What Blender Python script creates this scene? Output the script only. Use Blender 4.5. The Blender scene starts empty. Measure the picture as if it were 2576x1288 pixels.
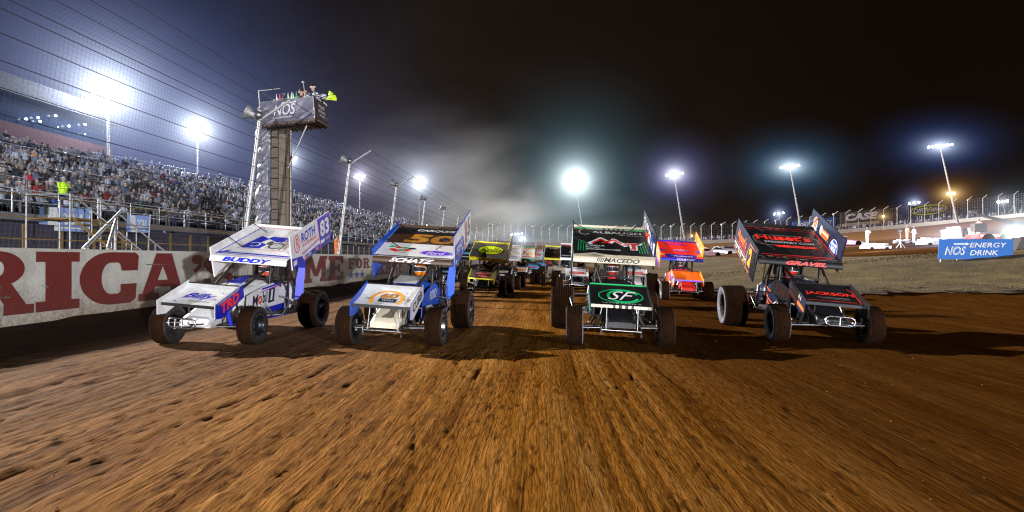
import bpy, math, random
import numpy as np
from mathutils import Vector, Matrix

random.seed(7)
RNG = np.random.RandomState(11)
R = math.radians
scene = bpy.context.scene
COL = scene.collection

# ------------------------------------------------------------------ camera
CAM_H = 1.42
FPX = 1346.0            # focal length in units of a 2576 px wide frame
YAW, PITCH = R(3.40), R(0.25)
cam_d = bpy.data.cameras.new('camera')
cam = bpy.data.objects.new('camera', cam_d)
COL.objects.link(cam)
cam.location = (0, 0, CAM_H)
cam.rotation_euler = (R(90) + PITCH, 0, YAW)
cam_d.sensor_width = 36
cam_d.lens = 36 * FPX / 2576
cam_d.clip_start = 0.05
cam_d.clip_end = 3000
scene.camera = cam
_f = Vector((-math.sin(YAW) * math.cos(PITCH), math.cos(YAW) * math.cos(PITCH), math.sin(PITCH)))
_r = Vector((math.cos(YAW), math.sin(YAW), 0))
_u = _r.cross(_f)
CP = Vector((0, 0, CAM_H))
def ray(u, v):
    return _f + _r * ((u - 1288) / FPX) + _u * ((644 - v) / FPX)
def onz(u, v, z=0.0):
    d = ray(u, v); return CP + d * ((z - CAM_H) / d.z)
def onx(u, v, x):
    d = ray(u, v); return CP + d * (x / d.x)
def ony(u, v, y):
    d = ray(u, v); return CP + d * (y / d.y)

# ------------------------------------------------------------------ materials
class NT:
    def __init__(s, m):
        m.use_nodes = True
        s.t = m.node_tree; s.t.nodes.clear(); s.L = s.t.links
    def n(s, ty, **kw):
        x = s.t.nodes.new('ShaderNode' + ty)
        for k, v in kw.items():
            if k.startswith('_'): setattr(x, k[1:], v)
        for k, v in kw.items():
            if not k.startswith('_'):
                key = int(k[1:]) if k[0] == 'i' and k[1:].isdigit() else k.replace('__', ' ')
                s.set(x.inputs[key], v)
        return x
    def set(s, inp, v):
        if isinstance(v, bpy.types.NodeSocket): s.L.new(v, inp)
        elif isinstance(v, bpy.types.Node): s.L.new(v.outputs[0], inp)
        else: inp.default_value = v
    def math(s, op, a, b=0.0, clamp=False):
        x = s.n('Math', _operation=op, _use_clamp=clamp, i0=a, i1=b); return x.outputs[0]
    def ramp(s, fac, stops):
        x = s.n('ValToRGB', i0=fac); e = x.color_ramp.elements
        while len(e) < len(stops): e.new(0.5)
        for k, (p, c) in enumerate(stops):
            e[k].position = p; e[k].color = (*c, 1) if len(c) == 3 else c
        return x.outputs[0]
    def mix(s, fac, a, b, mode='MIX'):
        x = s.n('MixRGB', _blend_type=mode, i0=fac)
        s.set(x.inputs[1], (*a, 1) if isinstance(a, tuple) and len(a) == 3 else a)
        s.set(x.inputs[2], (*b, 1) if isinstance(b, tuple) and len(b) == 3 else b)
        return x.outputs[0]
    def noise(s, vec, scale, detail=3, rough=0.55, dist=0.0):
        return s.n('TexNoise', Vector=vec, Scale=scale, Detail=detail, Roughness=rough, Distortion=dist).outputs[0]
    def scale(s, vec, sc, loc=(0, 0, 0)):
        return s.n('Mapping', Vector=vec, Scale=sc, Location=loc).outputs[0]

MATS = {}
def mat(name, color, rough=0.5, metal=0.0, dirt=0.25, emis=0.0, coat=0.0, spec=0.5, ecol=None, bump=0.0, bscale=30.0, dcol=(0.10, 0.055, 0.03)):
    if name in MATS: return MATS[name]
    m = bpy.data.materials.new(name); MATS[name] = m
    t = NT(m)
    out = t.n('OutputMaterial')
    b = t.n('BsdfPrincipled', Roughness=rough, Metallic=metal)
    b.inputs['Specular IOR Level'].default_value = spec
    b.inputs['Coat Weight'].default_value = coat
    b.inputs['Coat Roughness'].default_value = 0.12
    t.L.new(b.outputs[0], out.inputs[0])
    if emis > 0:
        b.inputs['Emission Color'].default_value = (*(ecol or color), 1)
        b.inputs['Emission Strength'].default_value = emis
        b.inputs['Base Color'].default_value = (*color, 1)
        return m
    tc = t.n('TexCoord').outputs['Object']
    if dirt > 0:
        n1 = t.noise(tc, 3.1, 5, 0.65); n2 = t.noise(tc, 23.0, 4, 0.6)
        f = t.math('MULTIPLY', t.math('ADD', t.math('MULTIPLY', n1, 0.7), t.math('MULTIPLY', n2, 0.45)), 1.0)
        f = t.math('MULTIPLY', t.n('MapRange', Value=f, **{'From__Min': 0.42, 'From__Max': 0.8}).outputs[0], dirt, True)
        sp_ = t.n('MapRange', Value=t.noise(tc, 55.0, 2, .5), **{'From__Min': .68, 'From__Max': .74}).outputs[0]
        f = t.math('MAXIMUM', f, t.math('MULTIPLY', sp_, min(1.0, dirt*1.5)), True)
        c = t.mix(f, color, dcol)
        t.set(b.inputs['Base Color'], c)
        t.set(b.inputs['Roughness'], t.math('ADD', t.math('MULTIPLY', f, 0.5), rough, True))
    else:
        b.inputs['Base Color'].default_value = (*color, 1)
    if bump > 0:
        bn = t.n('Bump', Strength=bump, Distance=0.01, Height=t.noise(tc, bscale, 4, 0.6))
        t.set(b.inputs['Normal'], bn.outputs[0])
    return m

M_black = mat('black paint', (0.007, 0.007, 0.009), 0.36, coat=0.1, spec=.3, dirt=0.35, dcol=(.018, .010, .007))
M_frame = mat('black tube', (0.008, 0.007, 0.007), 0.38, 0.1, dirt=0.5, dcol=(.04, .022, .012))
M_chrome = mat('chrome', (0.42, 0.42, 0.45), 0.22, 1.0, dirt=0.35)
M_alu = mat('aluminium', (0.30, 0.30, 0.32), 0.38, 0.9, dirt=0.4)
M_dark = mat('dark interior', (0.01, 0.009, 0.009), 0.7)
M_white = mat('white paint', (0.78, 0.78, 0.80), 0.35, coat=0.3, dirt=0.5, dcol=(0.30, 0.20, 0.13))
M_cream = mat('cream paint', (0.62, 0.55, 0.42), 0.4, coat=0.3, dirt=0.5, dcol=(0.22, 0.12, 0.06))
M_blue = mat('royal blue paint', (0.006, 0.018, 0.42), 0.35, coat=0.15, spec=.3, dirt=0.25)
M_sky = mat('light blue paint', (0.004, 0.075, 0.50), 0.35, coat=0.15, spec=.3, dirt=0.2)
M_navy = mat('navy paint', (0.007, 0.014, 0.048), 0.3, coat=0.3, dirt=0.25, dcol=(.03, .02, .02))
M_red = mat('red paint', (0.72, 0.02, 0.015), 0.35, coat=0.3, dirt=0.2)
M_nred = mat('fluorescent red vinyl', (1.0, 0.03, 0.015), 0.45, dirt=0.12)
M_orange = mat('fluorescent orange vinyl', (1.0, 0.16, 0.01), 0.45, dirt=0.12)
M_amber = mat('amber paint', (1.0, 0.36, 0.01), 0.45, dirt=0.12)
M_gold = mat('gold brown vinyl', (0.42, 0.17, 0.012), 0.4, dirt=0.2)
M_yellow = mat('yellow paint', (0.9, 0.75, 0.01), 0.4, dirt=0.15)
M_lemon = mat('lemon vinyl', (0.75, 0.9, 0.01), 0.4, dirt=0.1)
M_green = mat('green vinyl', (0.0, 0.40, 0.12), 0.4, dirt=0.15)
M_mint = mat('mint vinyl', (0.05, 0.62, 0.42), 0.4, dirt=0.15)
M_purple = mat('purple paint', (0.12, 0.02, 0.55), 0.4, dirt=0.15)
M_grey = mat('warm grey paint', (0.13, 0.12, 0.115), 0.4, coat=0.3, dirt=0.35)
M_lgrey = mat('light grey vinyl', (0.42, 0.42, 0.42), 0.45, dirt=0.25)
M_tyre = mat('dusty tyre rubber', (0.007, 0.0035, 0.002), 0.9, spec=.05, dirt=0.9, dcol=(0.030, 0.011, 0.004), bump=0.5, bscale=60)
M_rub = mat('tyre sidewall', (0.010, 0.010, 0.012), 0.5, dirt=0.5, dcol=(0.04, 0.022, 0.014))
M_rubw = mat('lit pale sidewall', (0.17, 0.19, 0.25), 0.5, dirt=1.0, dcol=(0.07, 0.05, 0.05))  # lamp light and lettering on left sidewalls, put into a pale colour
M_helmet = mat('helmet shell', (0.60, 0.16, 0.01), 0.2, coat=0.8, dirt=0.05)
M_visor = mat('helmet visor', (0.02, 0.02, 0.025), 0.08, dirt=0.0)
M_suit = mat('race suit', (0.03, 0.03, 0.04), 0.8)
M_skin = mat('skin', (0.48, 0.27, 0.19), 0.6, dirt=0.1)

# ------------------------------------------------------------------ mesh builder
def frame(o, x, y):
    x = Vector(x).normalized(); y = Vector(y).normalized()
    n = x.cross(y).normalized(); y = n.cross(x).normalized()
    return (Vector(o), x, y, n)
def fp(fr, a, b, c=0.0):
    return fr[0] + fr[1] * a + fr[2] * b + fr[3] * c

TXT = {}
def text_geo(s, bold, shear):
    k = (s, bold, shear)
    if k not in TXT:
        cu = bpy.data.curves.new('lettering_source', 'FONT')
        cu.body = s; cu.offset = bold; cu.shear = shear; cu.resolution_u = 3; cu.space_line = 0.85
        cu.align_x = 'CENTER'
        o = bpy.data.objects.new('lettering_source', cu)
        COL.objects.link(o)
        dg = bpy.context.evaluated_depsgraph_get()
        me = o.evaluated_get(dg).to_mesh()
        v = np.array([x.co[:] for x in me.vertices]) if len(me.vertices) else np.zeros((0, 3))
        f = [tuple(p.vertices) for p in me.polygons]
        o.evaluated_get(dg).to_mesh_clear()
        bpy.data.objects.remove(o); bpy.data.curves.remove(cu)
        if len(v):
            lo, hi = v.min(0), v.max(0)
            v = (v[:, :2] - (lo[:2] + hi[:2]) / 2) / np.maximum(hi[:2] - lo[:2], 1e-6)
        TXT[k] = (v, f)
    return TXT[k]

class MB:
    def __init__(s):
        s.v = []; s.f = []; s.mi = []; s.sm = []; s.mats = []
    def m(s, mt):
        if mt not in s.mats: s.mats.append(mt)
        return s.mats.index(mt)
    def add(s, vs, fs, mt, smooth=False):
        b = len(s.v); s.v.extend([tuple(p) for p in vs]); k = s.m(mt)
        for f in fs:
            s.f.append(tuple(b + i for i in f)); s.mi.append(k); s.sm.append(smooth)
        return s
    def hexa(s, p, mt):
        return s.add(p, [(0, 3, 2, 1), (4, 5, 6, 7), (0, 1, 5, 4), (1, 2, 6, 5), (2, 3, 7, 6), (3, 0, 4, 7)], mt)
    def box(s, c, d, mt, rz=0.0, ry=0.0, rx=0.0):
        M = Matrix.Rotation(rz, 3, 'Z') @ Matrix.Rotation(ry, 3, 'Y') @ Matrix.Rotation(rx, 3, 'X')
        c = Vector(c); h = Vector(d) / 2
        P = [c + M @ Vector((a * h.x, b * h.y, e * h.z)) for e in (-1, 1) for a, b in ((-1, -1), (1, -1), (1, 1), (-1, 1))]
        return s.hexa(P, mt)
    def slab(s, fr, x0, x1, y0, y1, th, mt):
        P = [fp(fr, a, b, c) for c in (-th, 0) for a, b in ((x0, y0), (x1, y0), (x1, y1), (x0, y1))]
        return s.hexa(P, mt)
    def prism(s, fr, pts, th, mt, edge=None):
        n = len(pts)
        P = [fp(fr, a, b, 0) for a, b in pts] + [fp(fr, a, b, -th) for a, b in pts]
        s.add(P, [tuple(range(n)), tuple(range(2 * n - 1, n - 1, -1))], mt)
        s.add(P, [(i, i + n, (i + 1) % n + n, (i + 1) % n) for i in range(n)], edge or mt)
        return s
    def poly(s, fr, pts, mt, off=0.003):
        s.add([fp(fr, a, b, off) for a, b in pts], [tuple(range(len(pts)))], mt); return s
    def rect(s, fr, cx, cy, w, h, mt, off=0.003, shear=0.0):
        k = shear * h / 2
        return s.poly(fr, [(cx - w/2 - k, cy - h/2), (cx + w/2 - k, cy - h/2), (cx + w/2 + k, cy + h/2), (cx - w/2 + k, cy + h/2)], mt, off)
    def oval(s, fr, cx, cy, w, h, mt, off=0.003, n=28, sup=1.0):
        def q(a): return math.copysign(abs(a) ** sup, a)
        return s.poly(fr, [(cx + w/2 * q(math.cos(2*math.pi*i/n)), cy + h/2 * q(math.sin(2*math.pi*i/n))) for i in range(n)], mt, off)
    def line(s, fr, pts, w, mt, off=0.003, closed=False):
        n = len(pts); k = n if closed else n - 1
        for i in range(k):
            a = Vector(pts[i]); b = Vector(pts[(i + 1) % n]); d = (b - a)
            if d.length < 1e-6: continue
            d.normalize(); nn = Vector((-d.y, d.x)) * w / 2; a = a - d * w * .45; b = b + d * w * .45
            s.poly(fr, [a - nn, b - nn, b + nn, a + nn], mt, off + 0.0004 * (i % 3))
        return s
    def arc(s, fr, cx, cy, w, h, a0, a1, lw, mt, off=0.003, n=24):
        pts = []
        for i in range(n + 1):
            a = R(a0 + (a1 - a0) * i / n); pts.append((cx + w/2 * math.cos(a), cy + h/2 * math.sin(a)))
        P = []; 
        for i, (x, y) in enumerate(pts):
            a = R(a0 + (a1 - a0) * i / n)
            P += [fp(fr, cx + (w/2 - lw/2) * math.cos(a), cy + (h/2 - lw/2) * math.sin(a), off), fp(fr, cx + (w/2 + lw/2) * math.cos(a), cy + (h/2 + lw/2) * math.sin(a), off)]
        return s.add(P, [(2*i, 2*i+1, 2*i+3, 2*i+2) for i in range(n)], mt)
    def text(s, fr, body, cx, cy, w, h, mt, off=0.005, bold=0.0, shear=0.0, rot=0.0, flip=False):
        v, f = text_geo(body, bold, shear)
        if not len(v): return s
        c, sn = math.cos(rot), math.sin(rot); P = []
        for a, b in v:
            a = a * w * (-1 if flip else 1); b *= h
            P.append(fp(fr, cx + a * c - b * sn, cy + a * sn + b * c, off))
        return s.add(P, f, mt)
    def tube(s, path, r, mt, n=8, closed=False, smooth=True):
        path = [Vector(p) for p in path]; k = len(path); P = []
        rs = r if isinstance(r, (list, tuple)) else [r] * k
        ref = None
        for i, p in enumerate(path):
            a = path[(i - 1) % k] if (i > 0 or closed) else p; b = path[(i + 1) % k] if (i < k - 1 or closed) else p
            d = (b - a).normalized()
            if ref is None: ref = Vector((0, 0, 1)) if abs(d.z) < 0.9 else Vector((1, 0, 0))
            x = d.cross(ref).normalized() if d.cross(ref).length > 1e-4 else d.orthogonal().normalized(); y = x.cross(d).normalized(); ref = y
            P += [p + (x * math.cos(2*math.pi*j/n) + y * math.sin(2*math.pi*j/n)) * rs[i] for j in range(n)]
        F = []
        for i in range(k if closed else k - 1):
            for j in range(n):
                a = i * n + j; b = i * n + (j + 1) % n; c = ((i + 1) % k) * n + (j + 1) % n; d = ((i + 1) % k) * n + j
                F.append((a, b, c, d))
        s.add(P, F, mt, smooth)
        if not closed:
            s.add(P[:n], [tuple(range(n - 1, -1, -1))], mt); s.add(P[-n:], [tuple(range(n))], mt)
        return s
    def lathe(s, prof, c, ax, mt, n=32, smooth=True, mts=None):
        # prof: list of (radius, offset along axis)
        c = Vector(c); ax = Vector(ax).normalized(); x = ax.orthogonal().normalized(); y = ax.cross(x)
        P = []
        for r, t in prof:
            P += [c + ax * t + (x * math.cos(2*math.pi*j/n) + y * math.sin(2*math.pi*j/n)) * r for j in range(n)]
        for i in range(len(prof) - 1):
            F = [(i*n + j, i*n + (j+1) % n, (i+1)*n + (j+1) % n, (i+1)*n + j) for j in range(n)]
            s.add([], [], mt)
            k = s.m(mts[i] if mts else mt)
            if i == 0: base = len(s.v); s.v.extend([tuple(p) for p in P])
            for f in F:
                s.f.append(tuple(base + q for q in f)); s.mi.append(k); s.sm.append(smooth)
        return s
    def loft(s, rings, mt, caps=True, smooth=True, mts=None):
        n = len(rings[0]); P = [p for r in rings for p in r]; base = len(s.v)
        s.v.extend([tuple(p) for p in P])
        for i in range(len(rings) - 1):
            k = s.m(mts[i] if mts else mt)
            for j in range(n):
                s.f.append((base + i*n + j, base + i*n + (j+1) % n, base + (i+1)*n + (j+1) % n, base + (i+1)*n + j)); s.mi.append(k); s.sm.append(smooth)
        if caps:
            k = s.m(mts[0] if mts else mt); s.f.append(tuple(base + j for j in range(n - 1, -1, -1))); s.mi.append(k); s.sm.append(False)
            b2 = base + (len(rings) - 1) * n; k = s.m(mts[-1] if mts else mt); s.f.append(tuple(b2 + j for j in range(n))); s.mi.append(k); s.sm.append(False)
        return s
    def grid(s, P, nu, nv, mt, smooth=True):
        return s.add(P, [(j*nu + i, j*nu + i + 1, (j+1)*nu + i + 1, (j+1)*nu + i) for j in range(nv - 1) for i in range(nu - 1)], mt, smooth)
    def mesh(s, name):
        me = bpy.data.meshes.new(name)
        me.from_pydata(s.v, [], s.f)
        for x in s.mats: me.materials.append(x)
        me.polygons.foreach_set('material_index', s.mi)
        me.polygons.foreach_set('use_smooth', s.sm)
        me.update()
        return me
    def build(s, name, parent=None, loc=(0, 0, 0), rot=(0, 0, 0)):
        o = bpy.data.objects.new(name, s.mesh(name)); COL.objects.link(o)
        o.location = loc; o.rotation_euler = rot
        if parent: o.parent = parent
        return o

def tag(o, label=None, cat=None, group=None, kind=None):
    for k, v in (('label', label), ('category', cat), ('group', group), ('kind', kind)):
        if v: o[k] = v
    return o
def empty(name, loc=(0, 0, 0), rot=(0, 0, 0), parent=None):
    o = bpy.data.objects.new(name, None); COL.objects.link(o)
    o.location = loc; o.rotation_euler = rot; o.empty_display_size = 0.2
    if parent: o.parent = parent
    return o
def npmesh(name, V, F, mt, mi=None, smooth=False):
    V = np.asarray(V, np.float32); F = np.asarray(F, np.int32); k = F.shape[1]
    me = bpy.data.meshes.new(name)
    me.vertices.add(len(V)); me.vertices.foreach_set('co', V.ravel())
    me.loops.add(F.size); me.loops.foreach_set('vertex_index', F.ravel())
    me.polygons.add(len(F)); me.polygons.foreach_set('loop_start', np.arange(0, F.size, k, dtype=np.int32))
    me.polygons.foreach_set('loop_total', np.full(len(F), k, np.int32))
    for x in (mt if isinstance(mt, (list, tuple)) else [mt]): me.materials.append(x)
    if mi is not None: me.polygons.foreach_set('material_index', np.asarray(mi, np.int32))
    me.polygons.foreach_set('use_smooth', np.full(len(F), smooth))
    me.update(calc_edges=True)
    return me

# ------------------------------------------------------------------ terrain
def _h(ix, iy, seed):
    n = (ix.astype(np.int64) * 374761393 + iy.astype(np.int64) * 668265263 + seed * 1442695041) & 0x7fffffff
    n = ((n ^ (n >> 13)) * 1274126177) & 0x7fffffff
    return ((n ^ (n >> 16)) & 0xffff) / 65535.0
def vn(x, y, seed=0):
    x = np.asarray(x, float); y = np.asarray(y, float)
    ix = np.floor(x).astype(np.int64); iy = np.floor(y).astype(np.int64)
    fx = x - ix; fy = y - iy; fx = fx*fx*(3-2*fx); fy = fy*fy*(3-2*fy)
    a = _h(ix, iy, seed); b = _h(ix+1, iy, seed); c = _h(ix, iy+1, seed); d = _h(ix+1, iy+1, seed)
    return (a*(1-fx)+b*fx)*(1-fy) + (c*(1-fx)+d*fx)*fy
def sst(x, a, b):
    t = np.clip((np.asarray(x, float) - a) / (b - a), 0, 1); return t*t*(3-2*t)

WALL_X = -10.5
OUT = []   # outer wall of the far turn: (x, y, z of the wall top)
for u, v, d in [(1232,606,125),(1300,608,135),(1400,609,142),(1550,609,145),(1700,606,143),(1850,601,139),(2000,590,134),(2120,577,130),(2284,563,124),(2430,549,116),(2600,533,106),(2800,512,92),(2960,494,78)]:
    p = CP + ray(u, v) * d
    OUT.append((p.x, p.y, p.z))
# a smooth resampled path of the outer wall
def catmull(P, m):
    out = []
    P = [2*np.array(P[0]) - np.array(P[1])] + [np.array(p) for p in P] + [2*np.array(P[-1]) - np.array(P[-2])]
    for i in range(1, len(P) - 2):
        for k in range(m):
            t = k / m
            out.append(0.5 * ((2*P[i]) + (-P[i-1]+P[i+1])*t + (2*P[i-1]-5*P[i]+4*P[i+1]-P[i+2])*t*t + (-P[i-1]+3*P[i]-3*P[i+1]+P[i+2])*t**3))
    out.append(P[-2]); return np.array(out)
OUTP = catmull([(WALL_X, 112.0, 1.60)] + OUT, 14)
WH2 = 0.95
def ground(x, y):
    x = np.asarray(x, float); y = np.asarray(y, float)
    h = 0.09 * np.maximum(x - 8, 0) * sst(y, 21, 33)
    # bank up to the outer wall of the turn
    sh = x.shape; X = x.ravel(); Y = y.ravel(); Hh = h.ravel().copy()
    sel = np.where((Y > 60))[0]
    if len(sel):
        best = np.full(len(sel), 1e9); zb = np.zeros(len(sel)); side = np.zeros(len(sel))
        for k in range(0, len(OUTP) - 1):
            a = OUTP[k]; b = OUTP[k+1]; d = b[:2] - a[:2]; L = max((d**2).sum(), 1e-9)
            t = np.clip(((X[sel]-a[0])*d[0] + (Y[sel]-a[1])*d[1]) / L, 0, 1)
            qx = a[0]+d[0]*t; qy = a[1]+d[1]*t; ds = np.hypot(X[sel]-qx, Y[sel]-qy)
            m = ds < best; best[m] = ds[m]; zb[m] = (a[2]+(b[2]-a[2])*t - WH2)[m]
            side[m] = (d[0]*(Y[sel]-a[1]) - d[1]*(X[sel]-a[0]))[m]
        w = 1 - sst(best, 0.5, 22)
        w = np.where(side > 0, 1.0, w)
        h2 = np.where(side > 0, zb - 0.25 + 0*best, zb)
        Hh[sel] = Hh[sel]*(1-w) + h2*w
    return Hh.reshape(sh)
def gz(x, y): return float(ground(np.array([x]), np.array([y]))[0])

def relief(X, Y):
    """packed clay combed by tyres: fine straight grooves, short scuffs and low clods, rougher to the left"""
    wx = X + 0.05*(vn(X*1.1, Y*.35, 5)-.5)
    left = 1 - sst(X + 0.10*Y, -1.2, 2.4)
    n1 = vn(wx*13, Y*2.6, 1); n2 = vn(wx*24, Y*4.6, 2); n3 = vn(wx*4, Y*.8, 3); n5 = vn(wx*20, Y*.9, 6)
    h = 0.0075*(n1-.5)*(.25+left) + 0.006*(n2-.5)*(.3+left) + 0.010*(n3-.5)*(.5+.5*left) + .0055*(n5-.5) + .004*(vn(wx*31, Y*.5, 7)-.5)
    k1 = vn(wx*23, Y*5.0, 15)
    h -= .011*sst(k1, .66, .88)*sst(vn(wx*2.3, Y*.5, 17), .32, .6)*(.45+.75*left)
    h -= .014*sst(vn(wx*25, Y*5.5, 9), .76, .93)*sst(vn(wx*3.4, Y*.3, 10), .46, .66)
    h += 0.013*sst(vn(wx*12, Y*3.6, 12), .72, .95)*left*sst(vn(X*1.1, Y*.4, 13), .35, .6)
    rr_ = np.random.RandomState(4)
    for k in range(60):
        x0 = rr_.uniform(-5.5, 6.0); sl = rr_.uniform(-.02, .02) + .05*max(x0, 0); w = rr_.uniform(.006, .014); dp = rr_.uniform(.004, .011)
        if k < 9: x0 = .45 + .14*k; sl = .03 + .012*k; dp = .017; w = .011
        xc = x0 + sl*(5-Y)*.5 + .012*np.sin(Y*.9+k)
        h -= dp*np.exp(-((X-xc)/w)**2/2)*sst(vn(X*0+k*3.7, Y*1.0, 20+k), .25, .55)
    return h*(1 + .35*left)

xs = np.concatenate([np.array([-400, -250, -150, -100, -70, -50, -38, -28, -21, -16, -13, -11.3]), np.arange(-10.9, -6.4, .07), np.arange(-6.4, 7.0, 0.03), np.arange(7.0, 12, .1), np.arange(12, 30, .8), np.arange(30, 120, 3.0), np.array([130, 150, 190, 260, 400, 600])])
ys = [-40, -20, -8, -2, 0.5, 1.5]; y = 2.2; st = 0.014
while y < 18: ys.append(y); y += st; st = min(st*1.012, .12)
while y < 60: ys.append(y); y += .5
while y < 170: ys.append(y); y += 2.2
ys += [180, 200, 240, 300, 420, 700]
ys = np.array(ys)
X, Y = np.meshgrid(xs, ys)
Z = ground(X, Y)
fade = sst(Y, 2.0, 2.4) * (1 - sst(Y, 13, 17.5)) * sst(X, -10.7, -9.8) * (1 - sst(X, 8, 11.5))
fade *= 1 - .75*sst(Y, 6.5, 9)
Z += relief(X, Y) * fade
Z += .13*sst(-X, 9.2, 10.6)*sst(-X, -12.5+0*X, -11.2) * (vn(X*2.1, Y*1.3, 31)*.7+.35) * sst(-X, 9.2, 10.5) * (X > -11) * sst(Y, -5, 2)
# low ruts and windrows of loose dirt to the right
Z += (1-sst(Y, 30, 40))*sst(Y, 11, 15)*sst(X, 5.5, 8)*(.10*(vn(X*.7, Y*2.0, 33)-.5)+.05*(vn(X*2.5, Y*5.0, 34)-.5))
V = np.stack([X.ravel(), Y.ravel(), Z.ravel()], 1)
nx, ny = len(xs), len(ys)
idx = np.arange(nx*ny).reshape(ny, nx)
F = np.stack([idx[:-1, :-1].ravel(), idx[:-1, 1:].ravel(), idx[1:, 1:].ravel(), idx[1:, :-1].ravel()], 1)

m = bpy.data.materials.new('track dirt'); t = NT(m)
out = t.n('OutputMaterial'); bs = t.n('BsdfPrincipled'); t.L.new(bs.outputs[0], out.inputs[0])
pos = t.n('NewGeometry').outputs['Position']; sep = t.n('SeparateXYZ', Vector=pos)
PX, PY = sep.outputs[0], sep.outputs[1]
streak = t.noise(t.scale(pos, (3.2, .22, 1)), 1.0, 6, .62)
blot = t.noise(t.scale(pos, (.8, .35, 1)), 1.0, 5, .6)
fine = t.noise(t.scale(pos, (34, 7, 20)), 1.0, 5, .65)
f = t.math('ADD', t.math('MULTIPLY', streak, .5), t.math('ADD', t.math('MULTIPLY', blot, .3), t.math('MULTIPLY', fine, .35)))
c1 = t.ramp(f, [(0.38, (.050, .015, .002)), (.49, (.150, .054, .007)), (.58, (.28, .112, .017)), (.72, (.46, .22, .06))])
# paler and greyer to the left, darker to the right
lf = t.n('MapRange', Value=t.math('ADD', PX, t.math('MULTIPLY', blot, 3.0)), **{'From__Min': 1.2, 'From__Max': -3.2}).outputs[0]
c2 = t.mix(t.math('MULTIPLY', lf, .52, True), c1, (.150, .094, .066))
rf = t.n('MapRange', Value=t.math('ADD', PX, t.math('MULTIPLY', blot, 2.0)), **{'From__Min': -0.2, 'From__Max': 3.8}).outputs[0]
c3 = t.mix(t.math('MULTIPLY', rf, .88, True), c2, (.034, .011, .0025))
# the middle distance is paler and drier
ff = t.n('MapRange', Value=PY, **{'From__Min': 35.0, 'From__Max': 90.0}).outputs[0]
wall_shade = t.n('MapRange', Value=PX, **{'From__Min': -6.3, 'From__Max': -7.8}).outputs[0]  # shade along the foot of the wall, put into the dirt colour
c3 = t.mix(t.math('MULTIPLY', wall_shade, .92, True), c3, (.011, .003, .001))
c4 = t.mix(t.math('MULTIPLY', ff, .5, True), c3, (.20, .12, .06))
# pebbles and pale grains
gr = t.n('MapRange', Value=t.noise(t.scale(pos, (60, 28, 30)), 1.0, 2, .5), **{'From__Min': .66, 'From__Max': .74}).outputs[0]
c5 = t.mix(t.math('MULTIPLY', gr, .25), c4, (.30, .17, .08))
gap_shade = t.noise(t.scale(pos, (17, 3.4, 8)), 1.0, 4, .6); pm = t.noise(t.scale(pos, (2.2, .5, 1)), 1.0, 3, .6)
gap_shade = t.n('MapRange', Value=t.math('ADD', gap_shade, t.math('MULTIPLY', pm, .25)), **{'From__Min': .70, 'From__Max': .80}).outputs[0]
c5 = t.mix(t.math('MULTIPLY', gap_shade, .8), c5, (.03, .012, .004))  # dark flecks paint the shade in gaps between the clods
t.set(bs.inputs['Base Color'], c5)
t.set(bs.inputs['Specular IOR Level'], t.math('MULTIPLY', lf, .08, True))
t.set(bs.inputs['Roughness'], 0.95)
bs.inputs['Specular IOR Level'].default_value = .0
hh = t.math('ADD', t.math('MULTIPLY', fine, .45), t.math('ADD', t.math('MULTIPLY', t.noise(t.scale(pos, (12, 2.2, 8)), 1.0, 5, .65), .42), t.math('ADD', t.math('MULTIPLY', streak, .5), t.math('MULTIPLY', t.noise(t.scale(pos, (26, .6, 8)), 1.0, 4, .6), .42))))
bn = t.n('Bump', Strength=.9, Distance=.045, Height=hh)
t.set(bs.inputs['Normal'], bn.outputs[0])
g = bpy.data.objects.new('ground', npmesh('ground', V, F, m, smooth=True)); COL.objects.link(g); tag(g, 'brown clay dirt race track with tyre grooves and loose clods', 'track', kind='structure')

# infield grass: one sheet laid on the terrain
gxs = np.arange(6.6, 34, .35); gys = np.concatenate([np.arange(20.5, 40, .35), np.arange(40, 118, 1.2)])
GX, GY = np.meshgrid(gxs, gys)
lo = 6.9 + 1.2*(vn(gys*.7, gys*0, 41)-.5) + .02*np.maximum(gys-60, 0)
hi = np.interp(gys, [20, 31, 36, 45, 70, 118], [34, 34, 27, 24.5, 25, 27]) + (vn(gys*.7, gys*0+3, 42)-.5)
tt = (GX - gxs[0]) / (gxs[-1] - gxs[0]); GX2 = lo[:, None] + (hi - lo)[:, None]*tt
GY2 = GY + np.where(GY < 21.6, (vn(GX2*.7, GX2*0, 43)-.5)*2.6 + (vn(GX2*3, GX2*0, 45)-.5)*.8 + 1.2, 0)
GZ = ground(GX2, GY2) + .035 + .05*(vn(GX2*2, GY2*2, 44)-.5)*sst(GY, 20.6, 22) - .05*(1-sst(GY2, 21, 23)) 
GZ = GZ + (1-sst(GY2, 30, 40))*.06
V = np.stack([GX2.ravel(), GY2.ravel(), GZ.ravel()], 1); nx, ny = len(gxs), len(gys); idx = np.arange(nx*ny).reshape(ny, nx)
F = np.stack([idx[:-1, :-1].ravel(), idx[:-1, 1:].ravel(), idx[1:, 1:].ravel(), idx[1:, :-1].ravel()], 1)
m = bpy.data.materials.new('infield turf'); t = NT(m)
out = t.n('OutputMaterial'); bs = t.n('BsdfPrincipled', Roughness=.85); t.L.new(bs.outputs[0], out.inputs[0])
pos = t.n('NewGeometry').outputs['Position']
a = t.noise(t.scale(pos, (.5, .8, .5)), 1.0, 5, .65); b = t.noise(t.scale(pos, (5, 12, 5)), 1.0, 4, .7)
f = t.math('ADD', t.math('MULTIPLY', a, .6), t.math('MULTIPLY', b, .45))
t.set(bs.inputs['Base Color'], t.ramp(f, [(.38, (.028, .016, .004)), (.5, (.082, .052, .013)), (.60, (.150, .102, .030)), (.75, (.23, .17, .058))]))
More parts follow.
